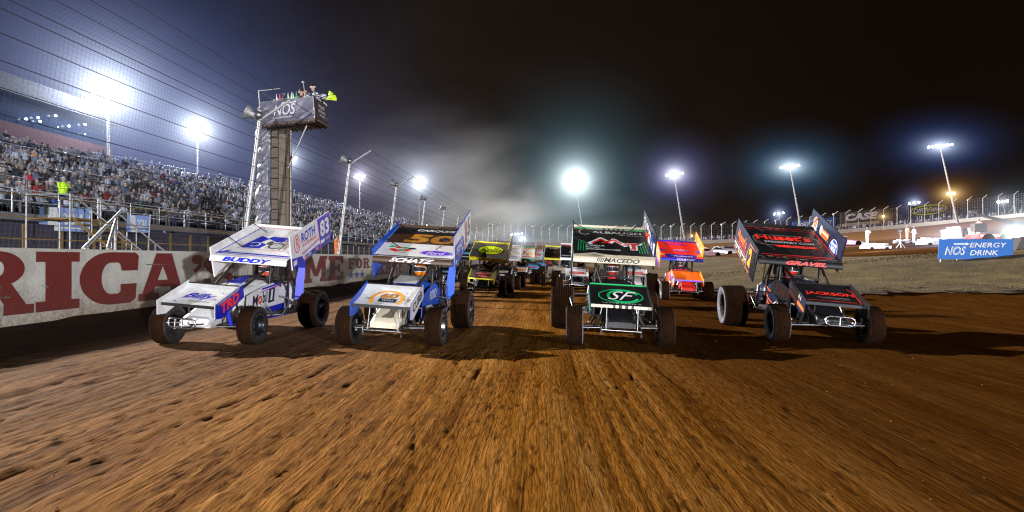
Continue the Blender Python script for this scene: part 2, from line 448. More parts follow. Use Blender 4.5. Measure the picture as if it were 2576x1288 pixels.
gcol = bs.inputs['Base Color'].links[0].from_socket
gy = t.n('MapRange', Value=t.math('ADD', t.n('SeparateXYZ', Vector=pos).outputs[1], t.math('MULTIPLY', a, 7.0)), **{'From__Min': 24.0, 'From__Max': 29.5}).outputs[0]
pat = t.n('MapRange', Value=t.noise(t.scale(pos, (.16, .35, .2)), 1.0, 3, .5), **{'From__Min': .5, 'From__Max': .62}).outputs[0]
gcol = t.mix(t.math('MULTIPLY', pat, .55), gcol, (.075, .045, .02))
t.set(bs.inputs['Base Color'], t.mix(gy, (.055, .026, .009), gcol))
bn = t.n('Bump', Strength=1.0, Distance=.05, Height=b); t.set(bs.inputs['Normal'], bn.outputs[0])
o = bpy.data.objects.new('infield_grass', npmesh('infield_grass', V, F, m, smooth=True)); COL.objects.link(o)
tag(o, 'worn yellow green mown turf of the infield', 'grass', kind='structure')
# grass blades standing out of the near part of the turf
n = 26000
bx = 7.2 + 20*RNG.rand(n)**.9; by = 22.6 + 16*RNG.rand(n)**1.5
bz = ground(bx, by) + .06; hgt = .03 + .07*RNG.rand(n); an = RNG.rand(n)*6.28; w = .02 + .02*RNG.rand(n)
B0 = np.stack([bx - np.cos(an)*w, by - np.sin(an)*w, bz-.05], 1); B1 = np.stack([bx + np.cos(an)*w, by + np.sin(an)*w, bz-.05], 1)
B2 = np.stack([bx + (RNG.rand(n)-.5)*.06, by + (RNG.rand(n)-.5)*.06, bz + hgt], 1)
V = np.stack([B0, B1, B2], 1).reshape(-1, 3); F = np.arange(3*n).reshape(-1, 3)
gm = [mat('dry grass blade', (.12, .09, .035), .8, dirt=0), mat('green grass blade', (.07, .055, .02), .8, dirt=0)]
o = bpy.data.objects.new('grass', npmesh('grass', V, F, gm, mi=RNG.randint(0, 2, n))); COL.objects.link(o)
tag(o, 'short dry grass blades sticking up from the infield turf', 'grass', kind='stuff')
# loose stones and clods on the track
n = 900
ang = np.array([[1,0,0],[0,1,0],[-1,0,0],[0,-1,0],[0,0,1],[0,0,-1]])
tri = np.array([[0,1,4],[1,2,4],[2,3,4],[3,0,4],[1,0,5],[2,1,5],[3,2,5],[0,3,5]])
px = np.where(RNG.rand(n) < .7, -7 + 8*RNG.rand(n), 9*RNG.rand(n)); py = 2.6 + 12*RNG.rand(n)**1.5
sz = .004 + .009*RNG.rand(n)**3
V = (ang[None]*(sz[:, None, None]*(.6+.8*RNG.rand(n, 6, 1))) * np.array([1, 1.3, .7])); V[:, :, 0] += px[:, None]; V[:, :, 1] += py[:, None]; V[:, :, 2] += .004
F = (tri[None] + 6*np.arange(n)[:, None, None]).reshape(-1, 3)
o = bpy.data.objects.new('loose_dirt', npmesh('loose_dirt', V.reshape(-1, 3), F, [mat('clod', (.16, .07, .02), .9, spec=.1), mat('pale stone', (.13, .08, .045), .9, spec=.1)], mi=np.repeat(RNG.rand(n) > .8, 8).astype(int))); COL.objects.link(o)
tag(o, 'crumbs of dirt and small stones scattered over the track', 'dirt', kind='stuff')

# ------------------------------------------------------------------ sky and light
w = bpy.data.worlds.new('World'); scene.world = w; t = NT(w)
out = t.n('OutputWorld'); bg = t.n('Background'); t.L.new(bg.outputs[0], out.inputs[0])
gen = t.n('TexCoord').outputs['Generated']; sep = t.n('SeparateXYZ', Vector=gen)
X_, Y_, Z_ = sep.outputs
# dust haze lit by the stadium: thick low and towards the stand, thinning upwards and to the right
az = t.n('MapRange', Value=X_, **{'From__Min': .55, 'From__Max': -.62}).outputs[0]
low = t.n('MapRange', Value=Z_, **{'From__Min': .42, 'From__Max': .0}).outputs[0]
az = t.math('MULTIPLY', az, t.n('MapRange', Value=Y_, **{'From__Min': -.1, 'From__Max': .35}).outputs[0], True)
cl = t.noise(t.scale(gen, (2.2, 2.2, 3.4)), 1.0, 5, .58, .4)
cl = t.n('MapRange', Value=cl, **{'From__Min': .30, 'From__Max': .72, 'To__Min': .32, 'To__Max': 1.35}).outputs[0]
hz = t.math('MULTIPLY', t.math('MULTIPLY', t.math('POWER', az, 1.3), t.math('ADD', t.math('MULTIPLY', low, .8), .22)), cl)
col = t.mix(t.n('MapRange', Value=az, **{'From__Min': .62, 'From__Max': 1.0}).outputs[0], (.050, .041, .036), (.056, .066, .155))
hzc = t.mix(1.0, col, t.n('CombineXYZ', X=hz, Y=hz, Z=hz).outputs[0], 'MULTIPLY')
lowr = t.math('MULTIPLY', t.math('POWER', low, 4.0), .012)
base = t.mix(1.0, (.0052, .0028, .0016), t.n('CombineXYZ', X=lowr, Y=t.math('MULTIPLY', lowr, .78), Z=t.math('MULTIPLY', lowr, .75)).outputs[0], 'ADD')
t.set(bg.inputs[0], t.mix(1.0, base, hzc, 'ADD')); bg.inputs[1].default_value = 1.0

sd = bpy.data.lights.new('stadium_key', 'SUN'); so = bpy.data.objects.new('stadium_key', sd); COL.objects.link(so)
sd.energy = 9.0; sd.angle = R(.6); sd.color = (1.0, .955, .90)
SUN = Vector((-1.0, .40, .44)).normalized()
so.rotation_euler = SUN.to_track_quat('Z', 'Y').to_euler()
def spot(name, loc, target, power, color, size=R(60), rad=1.0, blend=.4):
    d = bpy.data.lights.new(name, 'SPOT'); o = bpy.data.objects.new(name, d); COL.objects.link(o)
    d.energy = power; d.color = color; d.spot_size = size; d.spot_blend = blend; d.shadow_soft_size = rad
    o.location = loc; o.rotation_euler = (Vector(loc) - Vector(target)).to_track_quat('Z', 'Y').to_euler(); return o
spot('floodlight_beam', (70, -85, 6.2), (-2, 20, 0), 600000, (.90, .95, 1.0), R(60), .9)
spot('front_fill', (-4.5, -60, 4.4), (0, 14, 1.0), 225000, (.95, .97, 1.0), R(60), .35)  # unseen fill lamp added low behind the camera to brighten the wings

def glow_mat(name, R_, A, inner, outer, core):
    m = bpy.data.materials.new(name); t = NT(m); out = t.n('OutputMaterial')
    tc = t.n('TexCoord').outputs['Object']
    r = t.n('VectorMath', _operation='LENGTH', i0=tc).outputs['Value']
    r2 = t.math('MULTIPLY', r, r)
    e2 = core * core
    q = t.math('SUBTRACT', t.math('POWER', t.math('ADD', r2, e2), -1.5), (R_ * R_ + e2) ** -1.5)
    q = t.math('MAXIMUM', q, 0.0)
    s = t.math('MULTIPLY', q, A)
    k = t.n('MapRange', Value=r, **{'From__Min': 0.0, 'From__Max': R_ * .45}).outputs[0]
    em = t.n('Emission', Color=t.mix(k, inner, outer), Strength=s)
    t.L.new(em.outputs[0], out.inputs['Volume'])
    return m
def glow(name, loc, R_, peak, core, inner=(.9, .95, 1.0), outer=(.35, .5, 1.0), seg=24, sq=(1, 1, 1)):
    """halo of lamp light put in as a self-emitting haze ball: peak is the brightness seen through its middle"""
    A = peak * core * core / 2
    b = MB(); m_ = glow_mat(name + '_haze', R_, A, inner, outer, core)
    prof = [(max(R_*math.sin(math.pi*i/12), 0.001), -R_*math.cos(math.pi*i/12)) for i in range(13)]
    b.lathe(prof, (0, 0, 0), (0, 0, 1), m_, seg)
    o = b.build('haze', None, loc); o.scale = sq
    tag(o, 'soft self-glowing haze ball around a floodlight', 'haze', 'self-glowing haze around the floodlights', 'stuff')
    return o

# ------------------------------------------------------------------ sprint cars
def tyre_mesh(rad, wid, ribs, side, n=44):
    """tyre turned about the x axis; side = the sidewall material"""
    b = MB(); h = wid / 2; rr = rad
    prof = [(rr*.56, -h*.62), (rr*.62, -h*.86), (rr*.78, -h*1.02), (rr*.91, -h*1.0), (rr*.975, -h*.9)]; ms = [side]*3 + [M_tyre]
    k = ribs
    for i in range(k):
        t0 = -h*.86 + 2*h*.86*i/k; t1 = -h*.86 + 2*h*.86*(i+1)/k; g = (t1-t0)*.14
        c = .982 + .018*(1 - ((t0+t1)/2/h)**2)
        prof += [(rr*c, t0 + g), (rr*c, t1 - g), (rr*(c-.016), t1 - g*.7), (rr*(c-.016), t1 + g*.7)]; ms += [M_tyre]*4
    prof = prof[:-2]; ms = ms[:-2]
    prof += [(rr*.975, h*.9), (rr*.91, h*1.0), (rr*.78, h*1.02), (rr*.62, h*.86), (rr*.56, h*.62)]; ms += [M_tyre] + [side]*4 + [side]
    b.lathe(prof, (0, 0, 0), (1, 0, 0), M_tyre, n, mts=ms[:len(prof)-1])
    return b
def rim_mesh(rad, wid, out, metal, far=False, dish=.5):
    """out = +1 when the outer face looks along +x"""
    b = MB(); h = wid / 2; r = rad * .585
    ax = (out, 0, 0)
    b.lathe([(r*1.0, -h*.75), (r*1.06, -h*.86), (r*.97, -h*.80), (r*.9, -h*.5), (r*.88, h*dish*.6), (r*.95, h*.62), (r*1.07, h*.82), (r*1.02, h*.90), (r*.97, h*.86), (r*.90, h*.62), (r*.84, h*dish*.5), (r*.62, h*dish*.15), (r*.36, h*dish*.05), (r*.34, h*dish*.3), (r*.20, h*dish*.45), (.001, h*dish*.46)], (0, 0, 0), ax, metal, 20 if far else 36)
    if not far:
        b.lathe([(r*.28, h*dish*.3), (r*.26, h*dish*.55), (.001, h*dish*.56)], (0, 0, 0), ax, M_dark, 12)
        for k in range(12):        # beadlock bolts and lightening holes
            a = k*math.pi/6; y, z = math.cos(a), math.sin(a)
            b.lathe([(.010, h*.88), (.010, h*.93), (.001, h*.935)], (0, y*r*1.0, z*r*1.0), ax, M_alu, 6)
        for k in range(8):
            a = k*math.pi/4 + .2; y, z = math.cos(a), math.sin(a)
            b.lathe([(r*.11, h*dish*.28), (.001, h*dish*.285)], (0, y*r*.5, z*r*.5), ax, M_dark, 10)
    return b
TYRES = {}
def wheel(parent, x, y, rad, wid, ribs, out, metal, side, steer=0.0, far=False):
    e = empty('wheel', (x, y, rad - .008), (0, 0, steer), parent)
    k = (rad, wid, ribs, side.name, far)
    if k not in TYRES: TYRES[k] = tyre_mesh(rad, wid, ribs, side, 28 if far else 48).mesh('tyre')
    o = bpy.data.objects.new('tyre', TYRES[k]); COL.objects.link(o); o.parent = e
    k = (rad, wid, out, metal.name, far)
    if k not in TYRES: TYRES[k] = rim_mesh(rad, wid, out, metal, far).mesh('rim')
    o = bpy.data.objects.new('rim', TYRES[k]); COL.objects.link(o); o.parent = e
    return e

TH = R(20.5); CT, ST = math.cos(TH), math.sin(TH)
PH = math.atan2(2.07 - 1.43, 2.75 - 1.17); CPH, SPH = math.cos(PH), math.sin(PH)
def sprint_car(px, py, L, label, yaw=0.0, roll=4.0, steer=0.0, wdx=0.0, far=False, wingdz=0.0, drv=None, pitch=0.0):
    g0 = gz(px, py)
    car = empty('sprint_car', (px, py, g0), (0, 0, -R(yaw)))
    tag(car, label, 'race car', 'sprint cars lined up four wide and in rows behind')
    ry = R(roll); cx = -.035*roll/4
    def B(mb, name, parent=None):
        if parent is None: return mb.build(name, car, (cx, 0, 0), (R(pitch) if name == 'top_wing' else 0, ry, 0))
        return mb.build(name, parent)
    nt = 6 if far else 9
    xL, xR = -.78 + wdx, .74 + wdx
    # --- top wing
    D = {}
    W = MB(); pf = frame(((xL+xR)/2, 1.17, 1.43 + wingdz), (1, 0, 0), (0, CPH, SPH)); w2 = (xR - xL)/2 - .012; pl = 1.70
    lf = frame(((xL+xR)/2, 1.145, 1.31 + wingdz), (1, 0, 0), (0, .2, 1))
    # panel with a slight concave camber, closed underneath
    nu, nv = 2, 9
    top = []; bot = []
    for j in range(nv):
        b_ = pl*j/(nv-1); sag = 0.0
        for i in range(nu):
            a_ = -w2 + 2*w2*i/(nu-1); top.append(fp(pf, a_, b_, sag)); bot.append(fp(pf, a_, b_, -.035 - .03*math.sin(math.pi*j/(nv-1))))
    W.grid(top, nu, nv, L['wing'], False); W.grid(bot[::-1], nu, nv, L.get('under', M_alu), False)
    # rounded leading lip
    sec = [(1.19, 1.40), (1.16, 1.33), (1.145, 1.315), (1.137, 1.33), (1.148, 1.385), (1.158, 1.425), (1.172, 1.432)]
    P = [(xx, yy, zz + wingdz) for yy, zz in sec for xx in ((xL+xR)/2 - w2, (xL+xR)/2 + w2)]
    W.grid([Vector(p) for p in P][::-1], 2, len(sec), L['lip'], True)
    W.slab(frame(fp(pf, 0, pl, 0), (1, 0, 0), pf[3]), -w2, w2, -.03, .05, .006, L.get('gurney', L['lip']))   # wicker bill
    lf2 = frame(((xL+xR)/2, 1.1485, 1.376 + wingdz), (1, 0, 0), (0, .16, 1))
    D['wing'] = (W, pf); D['lip'] = (W, lf2)
    # --- side boards
    LEN, HB = 1.83, .66
    def board(x, y0, z0, hb, out, inn, edge, key):
        b = MB(); th = .011
        # front bottom corner from the front top corner
        yb, zb = y0 + hb*ST, z0 - hb*CT + wingdz
        fo = frame((x + th, yb, zb), (0, CT, ST), (0, -ST, CT)); b.slab(fo, 0, LEN, 0, hb, .009, out if x > 0 else inn)
        fi = frame((x - th, yb + CT*LEN, zb + ST*LEN), (0, -CT, -ST), (0, -ST, CT)); b.slab(fi, 0, LEN, 0, hb, .009, inn if x > 0 else out)
        for q in ([(0, 0), (LEN, 0), (LEN, hb), (0, hb)],):
            b.tube([fp(fo, a_, b_, -th) for a_, b_ in q], .011, edge, 6, closed=True, smooth=False)
        if not far:
            for q in range(9):
                for yy in (.03, hb - .03):
                    for ff_ in (fo, fi): b.oval(ff_, .08 + .208*q, yy, .016, .016, M_grey, .0085, 6)
        D[key + ('O' if x > 0 else 'I')] = (b, fo); D[key + ('I' if x > 0 else 'O')] = (b, fi)
        return b
    bR = board(xR, 1.15, 1.87, HB, L['bRo'], L['bRi'], L['edge'], 'R')
    bL = board(xL, 1.15, 1.56, L.get('hbL', .59), L['bLo'], L['bLi'], L['edge'], 'L')
    if not far:
        # braces from the panel to the boards
        for bb, x, s_ in ((bR, xR, -1), (bL, xL, 1)):
            hh = 1 if bb is bR else .55
            for yy in (.45, 1.35):
                bb.tube([fp(pf, (w2*.45 if x > 0 else -w2*.45), yy, .0), Vector((x - .01*s_*-1, 1.17 + yy*CPH + .1, 1.43 + wingdz + yy*SPH + .36*hh))], .008, M_frame if L.get('darkbrace', 1) else M_alu, 6)
    else:
        bR.tube([fp(pf, w2*.2, .9, 0), Vector((xR - .02, 2.7, 2.38))], .010, M_alu, 5); bR.tube([fp(pf, w2*.2, .2, 0), Vector((xR - .02, 1.9, 2.08))], .010, M_alu, 5)
    # --- front wing
    FW = MB(); pw = .465; fx = -.03
    ff = frame((fx, -.50, .685), (1, 0, 0), (0, .62, .285)); fl = math.hypot(.62, .285)
    nv = 9; top = []; bot = []
    for j in range(nv):
        b_ = fl*j/(nv-1); sag = -.035*math.sin(math.pi*j/(nv-1))
        for a_ in (-pw, pw): top.append(fp(ff, a_, b_, sag)); bot.append(fp(ff, a_, b_, sag - .02))
    FW.grid(top, 2, nv, L['fw'], True); FW.grid(bot[::-1], 2, nv, M_dark, True)
    fl_f = frame((fx, -.508, .668), (1, 0, 0), (0, 0, 1)); FW.slab(fl_f, -pw, pw, -.022, .024, .03, L['fwlip'])
    FW.slab(frame((fx, .122, .972), (1, 0, 0), (0, -.3, 1)), -pw, pw, -.02, .016, .01, L['fwback'] if 'fwback' in L else M_black)
    D['fw'] = (FW, (ff[0] + ff[3]*(-.02), ff[1], ff[2], ff[3])); D['fwlip'] = (FW, fl_f)
    fb = []
    for sx, key, out, inn in ((1, 'FR', L['fbR'], L['fbRi']), (-1, 'FL', L['fbL'], L['fbLi'])):
        b = MB(); x = fx + sx*(pw + .006)
        pts = [(-.57, .50), (-.60, .73), (.13, 1.02), (.20, .80), (-.38, .50)]
        f1 = frame((x + .005, 0, 0), (0, 1, 0), (0, 0, 1)); f2 = frame((x - .005, 0, 0), (0, -1, 0), (0, 0, 1))
        b.prism(f1, [pts[0], pts[4], pts[3], pts[2], pts[1]], .004, out if sx > 0 else inn, L['edge'])
        b.prism(f2, [(-p[0], p[1]) for p in pts], .004, inn if sx > 0 else out, L['edge'])
        D[key + 'O'] = (b, f1 if sx > 0 else f2); D[key + 'I'] = (b, f2 if sx > 0 else f1); fb.append(b)
    # --- body
    BD = MB()
    def ring(y, hw, zt, zb, crown=.05, k=1.0):
        return [Vector(p) for p in ((-hw*k, y, zb), (-hw, y, zb + (zt-zb)*.5), (-hw, y, zt - crown), (-hw*.72, y, zt - crown*.25), (0, y, zt), (hw*.72, y, zt - crown*.25), (hw, y, zt - crown), (hw, y, zb + (zt-zb)*.5), (hw*k, y, zb))]
    nose = [ring(-.42, .23, .42, .33, .02), ring(-.30, .225, .50, .31, .02), ring(.10, .21, .70, .31, .03), ring(.30, .20, .80, .32, .04)]
    hood = [ring(.302, .205, .83, .34, .05), ring(.55, .25, .90, .35, .06), ring(.85, .30, .98, .36, .07), ring(1.12, .33, 1.04, .36, .08), ring(1.22, .34, 1.045, .36, .08)]
    BD.loft(nose, L['nose']); 
    NS = MB(); NS.v = BD.v; 
    HD = MB(); HD.loft(hood, L['hood'], caps=True)
    # side panels, each a hair outside the body
    for sx, key in ((1, 'SR'), (-1, 'SL')):
        f1 = frame((sx*.388, .40 if sx > 0 else 1.78, .42 if sx > 0 else .42), (0, sx, 0), (0, 0, 1))
        pts = [(0, .0), (1.38, .0), (1.38, .40), (.85, .57), (.45, .50), (.0, .38)] if sx > 0 else [(0, .0), (1.38, .0), (1.38, .38), (.93, .50), (.53, .57), (0, .40)]
        HD.prism(f1, pts, .012, L['side'])
        HD.slab(frame((sx*.335, .5 if sx > 0 else 2.6, .34), (0, sx, 0), (0, 0, 1)), 0, 2.1, -.04, .085, .01, L.get('rail', M_frame))
        D[key] = (HD, f1)
    D['hood'] = (HD, frame((0, .55, .90), (1, 0, 0), (0, .6, .14)))
    D['nose'] = (BD, frame((0, -.30, .505), (1, 0, 0), (0, .4, .2)))
    if 'deco' in L: L['deco'](D)
    wing = B(W, 'top_wing'); B(bR, 'side_board', wing); B(bL, 'side_board', wing)
    fwo = B(FW, 'front_wing')
    for b in fb: B(b, 'side_board', fwo)
    B(BD, 'nose'); B(HD, 'hood')
    # --- tail tank, seat, engine cover
    T = MB()
    T.loft([ring(2.05, .20, .72, .44, .1), ring(2.15, .30, .88, .40, .12), ring(2.5, .33, .95, .38, .14), ring(2.85, .30, .90, .42, .16), ring(3.05, .16, .78, .50, .1)], L.get('tail', L['hood']))
    B(T, 'fuel_tank')
    S = MB(); S.box((0, 1.86, .80), (.46, .08, .78), M_dark); S.box((0, 1.6, .46), (.56, .7, .12), M_dark); S.box((0, 1.85, 1.22), (.30, .10, .22), M_dark)
    S.box((0, 1.2, .60), (.60, .05, .5), M_dark)
    S.box((0, 1.55, .36), (.60, 1.3, .03), M_dark)
    for sx in (-1, 1): S.box((sx*.24, 1.80, 1.18), (.03, .22, .20), M_dark)
    B(S, 'seat')
    # --- roll cage and chassis tubes
    C = MB(); r = .021
    for sx in (-1, 1):
        C.tube([(sx*.20, -.20, .34), (sx*.21, .10, .34), (sx*.33, 1.1, .34), (sx*.34, 2.0, .36), (sx*.24, 2.9, .46)], r, M_frame, nt)
        C.tube([(sx*.17, .02, .74), (sx*.23, .28, .83), (sx*.355, 1.15, 1.30), (sx*.30, 1.24, 1.37), (sx*.29, 1.85, 1.39), (sx*.33, 1.98, .95), (sx*.34, 2.02, .40)], r*1.15, M_frame, nt)
        C.tube([(sx*.35, 1.22, .36), (sx*.36, 1.18, .95), (sx*.345, 1.20, 1.33)], r, M_frame, nt)
        C.tube([(sx*.36, 1.18, 1.0), (sx*.36, 1.95, 1.02)], r*.9, M_frame, nt)
        C.tube([(sx*.29, 1.88, 1.36), (sx*.26, 2.75, .62)], r*.9, M_frame, nt)
        C.tube([(sx*.20, .0, .34), (sx*.18, .0, .76)], r, M_frame, nt)
        C.tube([(sx*.20, .0, .36), (sx*.24, .30, .82)], r*.8, M_frame, nt)
        C.tube([(sx*.26, .4, .34), (sx*.24, .30, .82)], r*.8, M_frame, nt)
        # wing posts
        C.tube([(sx*.24, 1.38, 1.38), (sx*.24, 1.45, 1.53)], r*.7, M_frame, nt); C.tube([(sx*.24, 1.8, 1.38), (sx*.24, 2.2, 1.83)], r*.7, M_frame, nt); C.tube([(sx*.24, 2.6, .9), (sx*.24, 2.4, 1.9)], r*.7, M_frame, nt)
        # front wing posts
        C.tube([(sx*.20, -.18, .34), (sx*.24, -.26, .76)], r*.7, M_frame, nt); C.tube([(sx*.18, .0, .72), (sx*.24, -.05, .86)], r*.7, M_frame, nt)
    for y_, z_, w_ in ((1.24, 1.37, .30), (1.85, 1.39, .29), (.02, .75, .17), (-.2, .34, .20), (.1, .34, .21), (1.98, .95, .33)):
        C.tube([(-w_, y_, z_), (w_, y_, z_)], r, M_frame, nt)
    C.tube([(-.355, 1.17, 1.04), (0, 1.14, 1.10), (.355, 1.17, 1.04)], r*.8, M_frame, nt)
    C.tube([(-.30, 1.24, 1.37), (.29, 1.85, 1.39)], r*.8, M_frame, nt)
    for k in range(-2, 3): C.tube([(k*.03 - .17, 1.22, 1.06), (k*.03 - .17, 1.24, 1.36)], .004, M_frame, 4)
    B(C, 'roll_cage')
    # --- running gear
    A = MB(); A2 = MB()
    A.tube([(-.62, 0, .32), (.62, 0, .32)], .030, L.get('axle', M_frame), nt)
    A.tube([(-.60, -.13, .30), (.60, -.13, .30)], .013, M_alu, nt)
    for sx in (-1, 1):
        A.tube([(sx*.5, .0, .38), (sx*.34, .95, .46)], .014, M_alu, nt); A.tube([(sx*.5, .0, .26), (sx*.34, .95, .36)], .014, M_frame, nt)
        A.tube([(sx*.40, -.05, .30), (sx*.30, .02, .50)], .032, L.get('shock', M_frame), nt); A.tube([(sx*.30, .02, .50), (sx*.24, .06, .74)], .018, M_chrome, nt)
        A.tube([(sx*.62, 0, .24), (sx*.62, 0, .42)], .035, M_alu, nt)
        A.tube([(sx*.60, .02, .32), (sx*.68, .0, .32)], .05, M_alu, nt)
        A2.tube([(sx*.46, 2.25, .40), (sx*.45, 1.8, .60)], .02, M_alu, nt); A2.tube([(sx*.44, 2.25, .42), (sx*.36, 2.35, .85)], .028, M_alu, nt)
    A.tube([(0, -.13, .31), (0, .0, .32)], .03, M_alu, nt); A.build('axle', car); A = A2
    A.lathe([(.02, -.14), (.11, -.12), (.14, 0), (.11, .12), (.02, .14)], (0, 2.25, .42), (1, 0, 0), M_alu, 12)
    A.tube([(-.75, 2.25, .41), (.6, 2.25, .40)], .045, M_frame, nt); A.build('rear_axle', car)
    # --- engine with exhaust headers
    E = MB(); E.box((0, .75, .52), (.46, .62, .34), M_alu); E.box((0, .75, .34), (.3, .6, .12), M_dark)
    for sx in (-1, 1):
        if far: break
        for k in range(4):
            y_ = .52 + .15*k
            E.tube([(sx*.24, y_, .56), (sx*.40, y_ + .02, .60), (sx*.46, y_ + .10, .50), (sx*.46, 1.05 + .05*k, .44 - .02*k), (sx*.45, 1.35, .42)], .022, L.get('header', M_alu), 7)
        E.tube([(sx*.45, 1.33, .42), (sx*.50, 2.0, .40)], .05, M_dark, 8)
    B(E, 'engine')
    # --- bumper
    N = MB()
    if L.get('bumper', 1) == 2:
        x0, x1, y0 = -.22 + fx + L.get('bdx', .0), .22 + fx + L.get('bdx', .0), -.74; za, zb_ = .50, .36; rr = (za - zb_)/2
        pts = [(x0 + rr, y0, za), (x1 - rr, y0, za), (x1 - rr*.3, y0, za - rr*.3), (x1, y0, za - rr), (x1 - rr*.3, y0, zb_ + rr*.3), (x1 - rr, y0, zb_), (x0 + rr, y0, zb_), (x0 + rr*.3, y0, zb_ + rr*.3), (x0, y0, za - rr), (x0 + rr*.3, y0, za - rr*.3)]
        N.tube(pts, .014, M_chrome, nt, closed=True)
        N.tube([((x0+x1)/2, y0, za), ((x0+x1)/2, y0, zb_)], .012, M_chrome, nt)
        if L.get('bdx'): N.tube([(x0 + .11, y0, za), (x0 + .11, y0, zb_)], .012, M_chrome, nt)
        for sx in (-1, 1): N.tube([(sx*.18 + fx, y0, .42), (sx*.20, -.2, .36)], .013, M_chrome, nt)
    else:
        N.tube([(-.30, -.50, .30), (.30, -.50, .30)], .018, M_chrome, nt)
        for sx in (-1, 1):
            N.tube([(sx*.30, -.51, .22), (sx*.30, -.50, .34), (sx*.22, -.2, .36)], .019, M_frame, nt)
            N.tube([(sx*.24, -.50, .30), (sx*.24, -.44, .64)], .010, M_alu, nt)
    B(N, 'bumper')
    # --- nerf bars
    for sx in (-1, 1):
        N = MB(); X1 = .78 if sx < 0 else .66
        N.tube([(sx*.34, 1.05, .38), (sx*X1*.9, 1.30, .40), (sx*X1, 1.42, .62), (sx*X1*.9, 1.50, .70), (sx*.36, 1.52, .72)], .016, L.get('nerf', M_alu), nt)
        N.tube([(sx*.34, 1.70, .38), (sx*X1*.9, 1.45, .40)], .014, M_frame, nt)
        B(N, 'nerf_bar')
    if 'sail' in L and not far:   # sail panel behind the cockpit on the left side of the car
        s_ = MB(); s_.prism(frame((.47, 2.02, .62), (1, .25, 0), (0.05, 0, 1)), [(0, 0), (.16, .04), (.16, .80), (.05, .84), (.0, .4)], .02, L['sail']); B(s_, 'arm_guard')
        M_ = MB(); M_.tube([(.36, 1.95, .85), (.48, 2.0, .9)], .012, M_frame, 6)
    # --- wheels
    sL = L.get('sideL', M_rub); sR = L.get('sideR', M_rub)
    wheel(car, -.725, 0, .325, .27, 7, -1, L.get('rimFL', M_black), sL, R(steer), far)
    wheel(car, .725, 0, .315, .26, 7, 1, L.get('rimFR', M_chrome), sR, R(steer), far)
    wheel(car, -.92, 2.25, .425, .46, 11, -1, L.get('rimRL', M_alu), sL, 0, far)
    wheel(car, .78, 2.25, .385, .38, 9, 1, L.get('rimRR', M_black), sR, 0, far)
    # --- driver
    pe = empty('person', (px, py, g0), (0, 0, -R(yaw)))
    tag(pe, drv or 'driver in helmet strapped into the cockpit of a car far back in the pack', 'person', 'drivers in their cockpits' if far else None)
    Pb = MB(); n_ = 10
    def er(y, z, a, b, tilt=0): return [Vector((a*math.cos(2*math.pi*k/n_), y + b*math.sin(2*math.pi*k/n_)*1.0, z + tilt*b*math.sin(2*math.pi*k/n_))) for k in range(n_)]
    suit = L.get('suit', M_suit)
    Pb.loft([er(1.68, .52, .17, .13), er(1.70, .70, .18, .13), er(1.72, .86, .205, .13), er(1.73, .98, .20, .11), er(1.73, 1.03, .09, .08), er(1.72, 1.12, .075, .075)], suit)
    for sx in (-1, 1):
        Pb.tube([(sx*.19, 1.72, .96), (sx*.27, 1.55, .84), (sx*.24, 1.42, .83), (sx*.14, 1.30, .93)], [.055, .05, .042, .035], suit, 8)
        Pb.tube([(sx*.14, 1.31, .92), (sx*.13, 1.27, .96), (sx*.11, 1.27, 1.0)], [.03, .034, .02], M_dark, 6)
        Pb.tube([(sx*.10, 1.62, .54), (sx*.12, 1.3, .62), (sx*.11, .95, .45)], [.08, .065, .05], suit, 8)
    Pb.build('race_suit', pe, (cx, 0, 0), (0, ry, 0))
    H = MB(); hm = L.get('helmet', M_helmet)
    rings = []
    for k in range(9):
        a = -math.pi/2*.75 + (math.pi/2*.75 + math.pi/2)*k/8; rr = .135*math.cos(a); z = 1.20 + .145*math.sin(a)
        rings.append([Vector((rr*.93*math.cos(2*math.pi*j/16), 1.69 - .015 + rr*1.06*math.sin(2*math.pi*j/16), z)) for j in range(16)])
    H.loft(rings, hm)
    fr_ = []
    for k in range(3):
        for j in range(9):
            a = R(-90 - 62 + 124*j/8); rr = .134
            fr_.append(Vector((rr*.96*math.cos(a), 1.675 + rr*1.1*math.sin(a), 1.17 + .045*k)))
    H.grid(fr_, 9, 3, M_visor, True)
    H.tube([fr_[j] + Vector((0, -.003, 0)) for j in range(9)], .006, L.get('trim', M_white), 5); H.tube([fr_[18 + j] + Vector((0, -.003, 0)) for j in range(9)], .006, L.get('trim', M_white), 5)
    H.build('helmet', pe, (cx, 0, 0), (0, ry, 0))
    SW = MB(); SW.tube([(.15*math.cos(2*math.pi*k/16), 1.27 + .03*math.sin(2*math.pi*k/16), .96 + .13*math.sin(2*math.pi*k/16)) for k in range(16)], .013, M_dark, 6, closed=True); SW.tube([(0, 1.27, .96), (0, 1.1, .9)], .02, M_dark, 6); B(SW, 'steering_wheel')
    return car

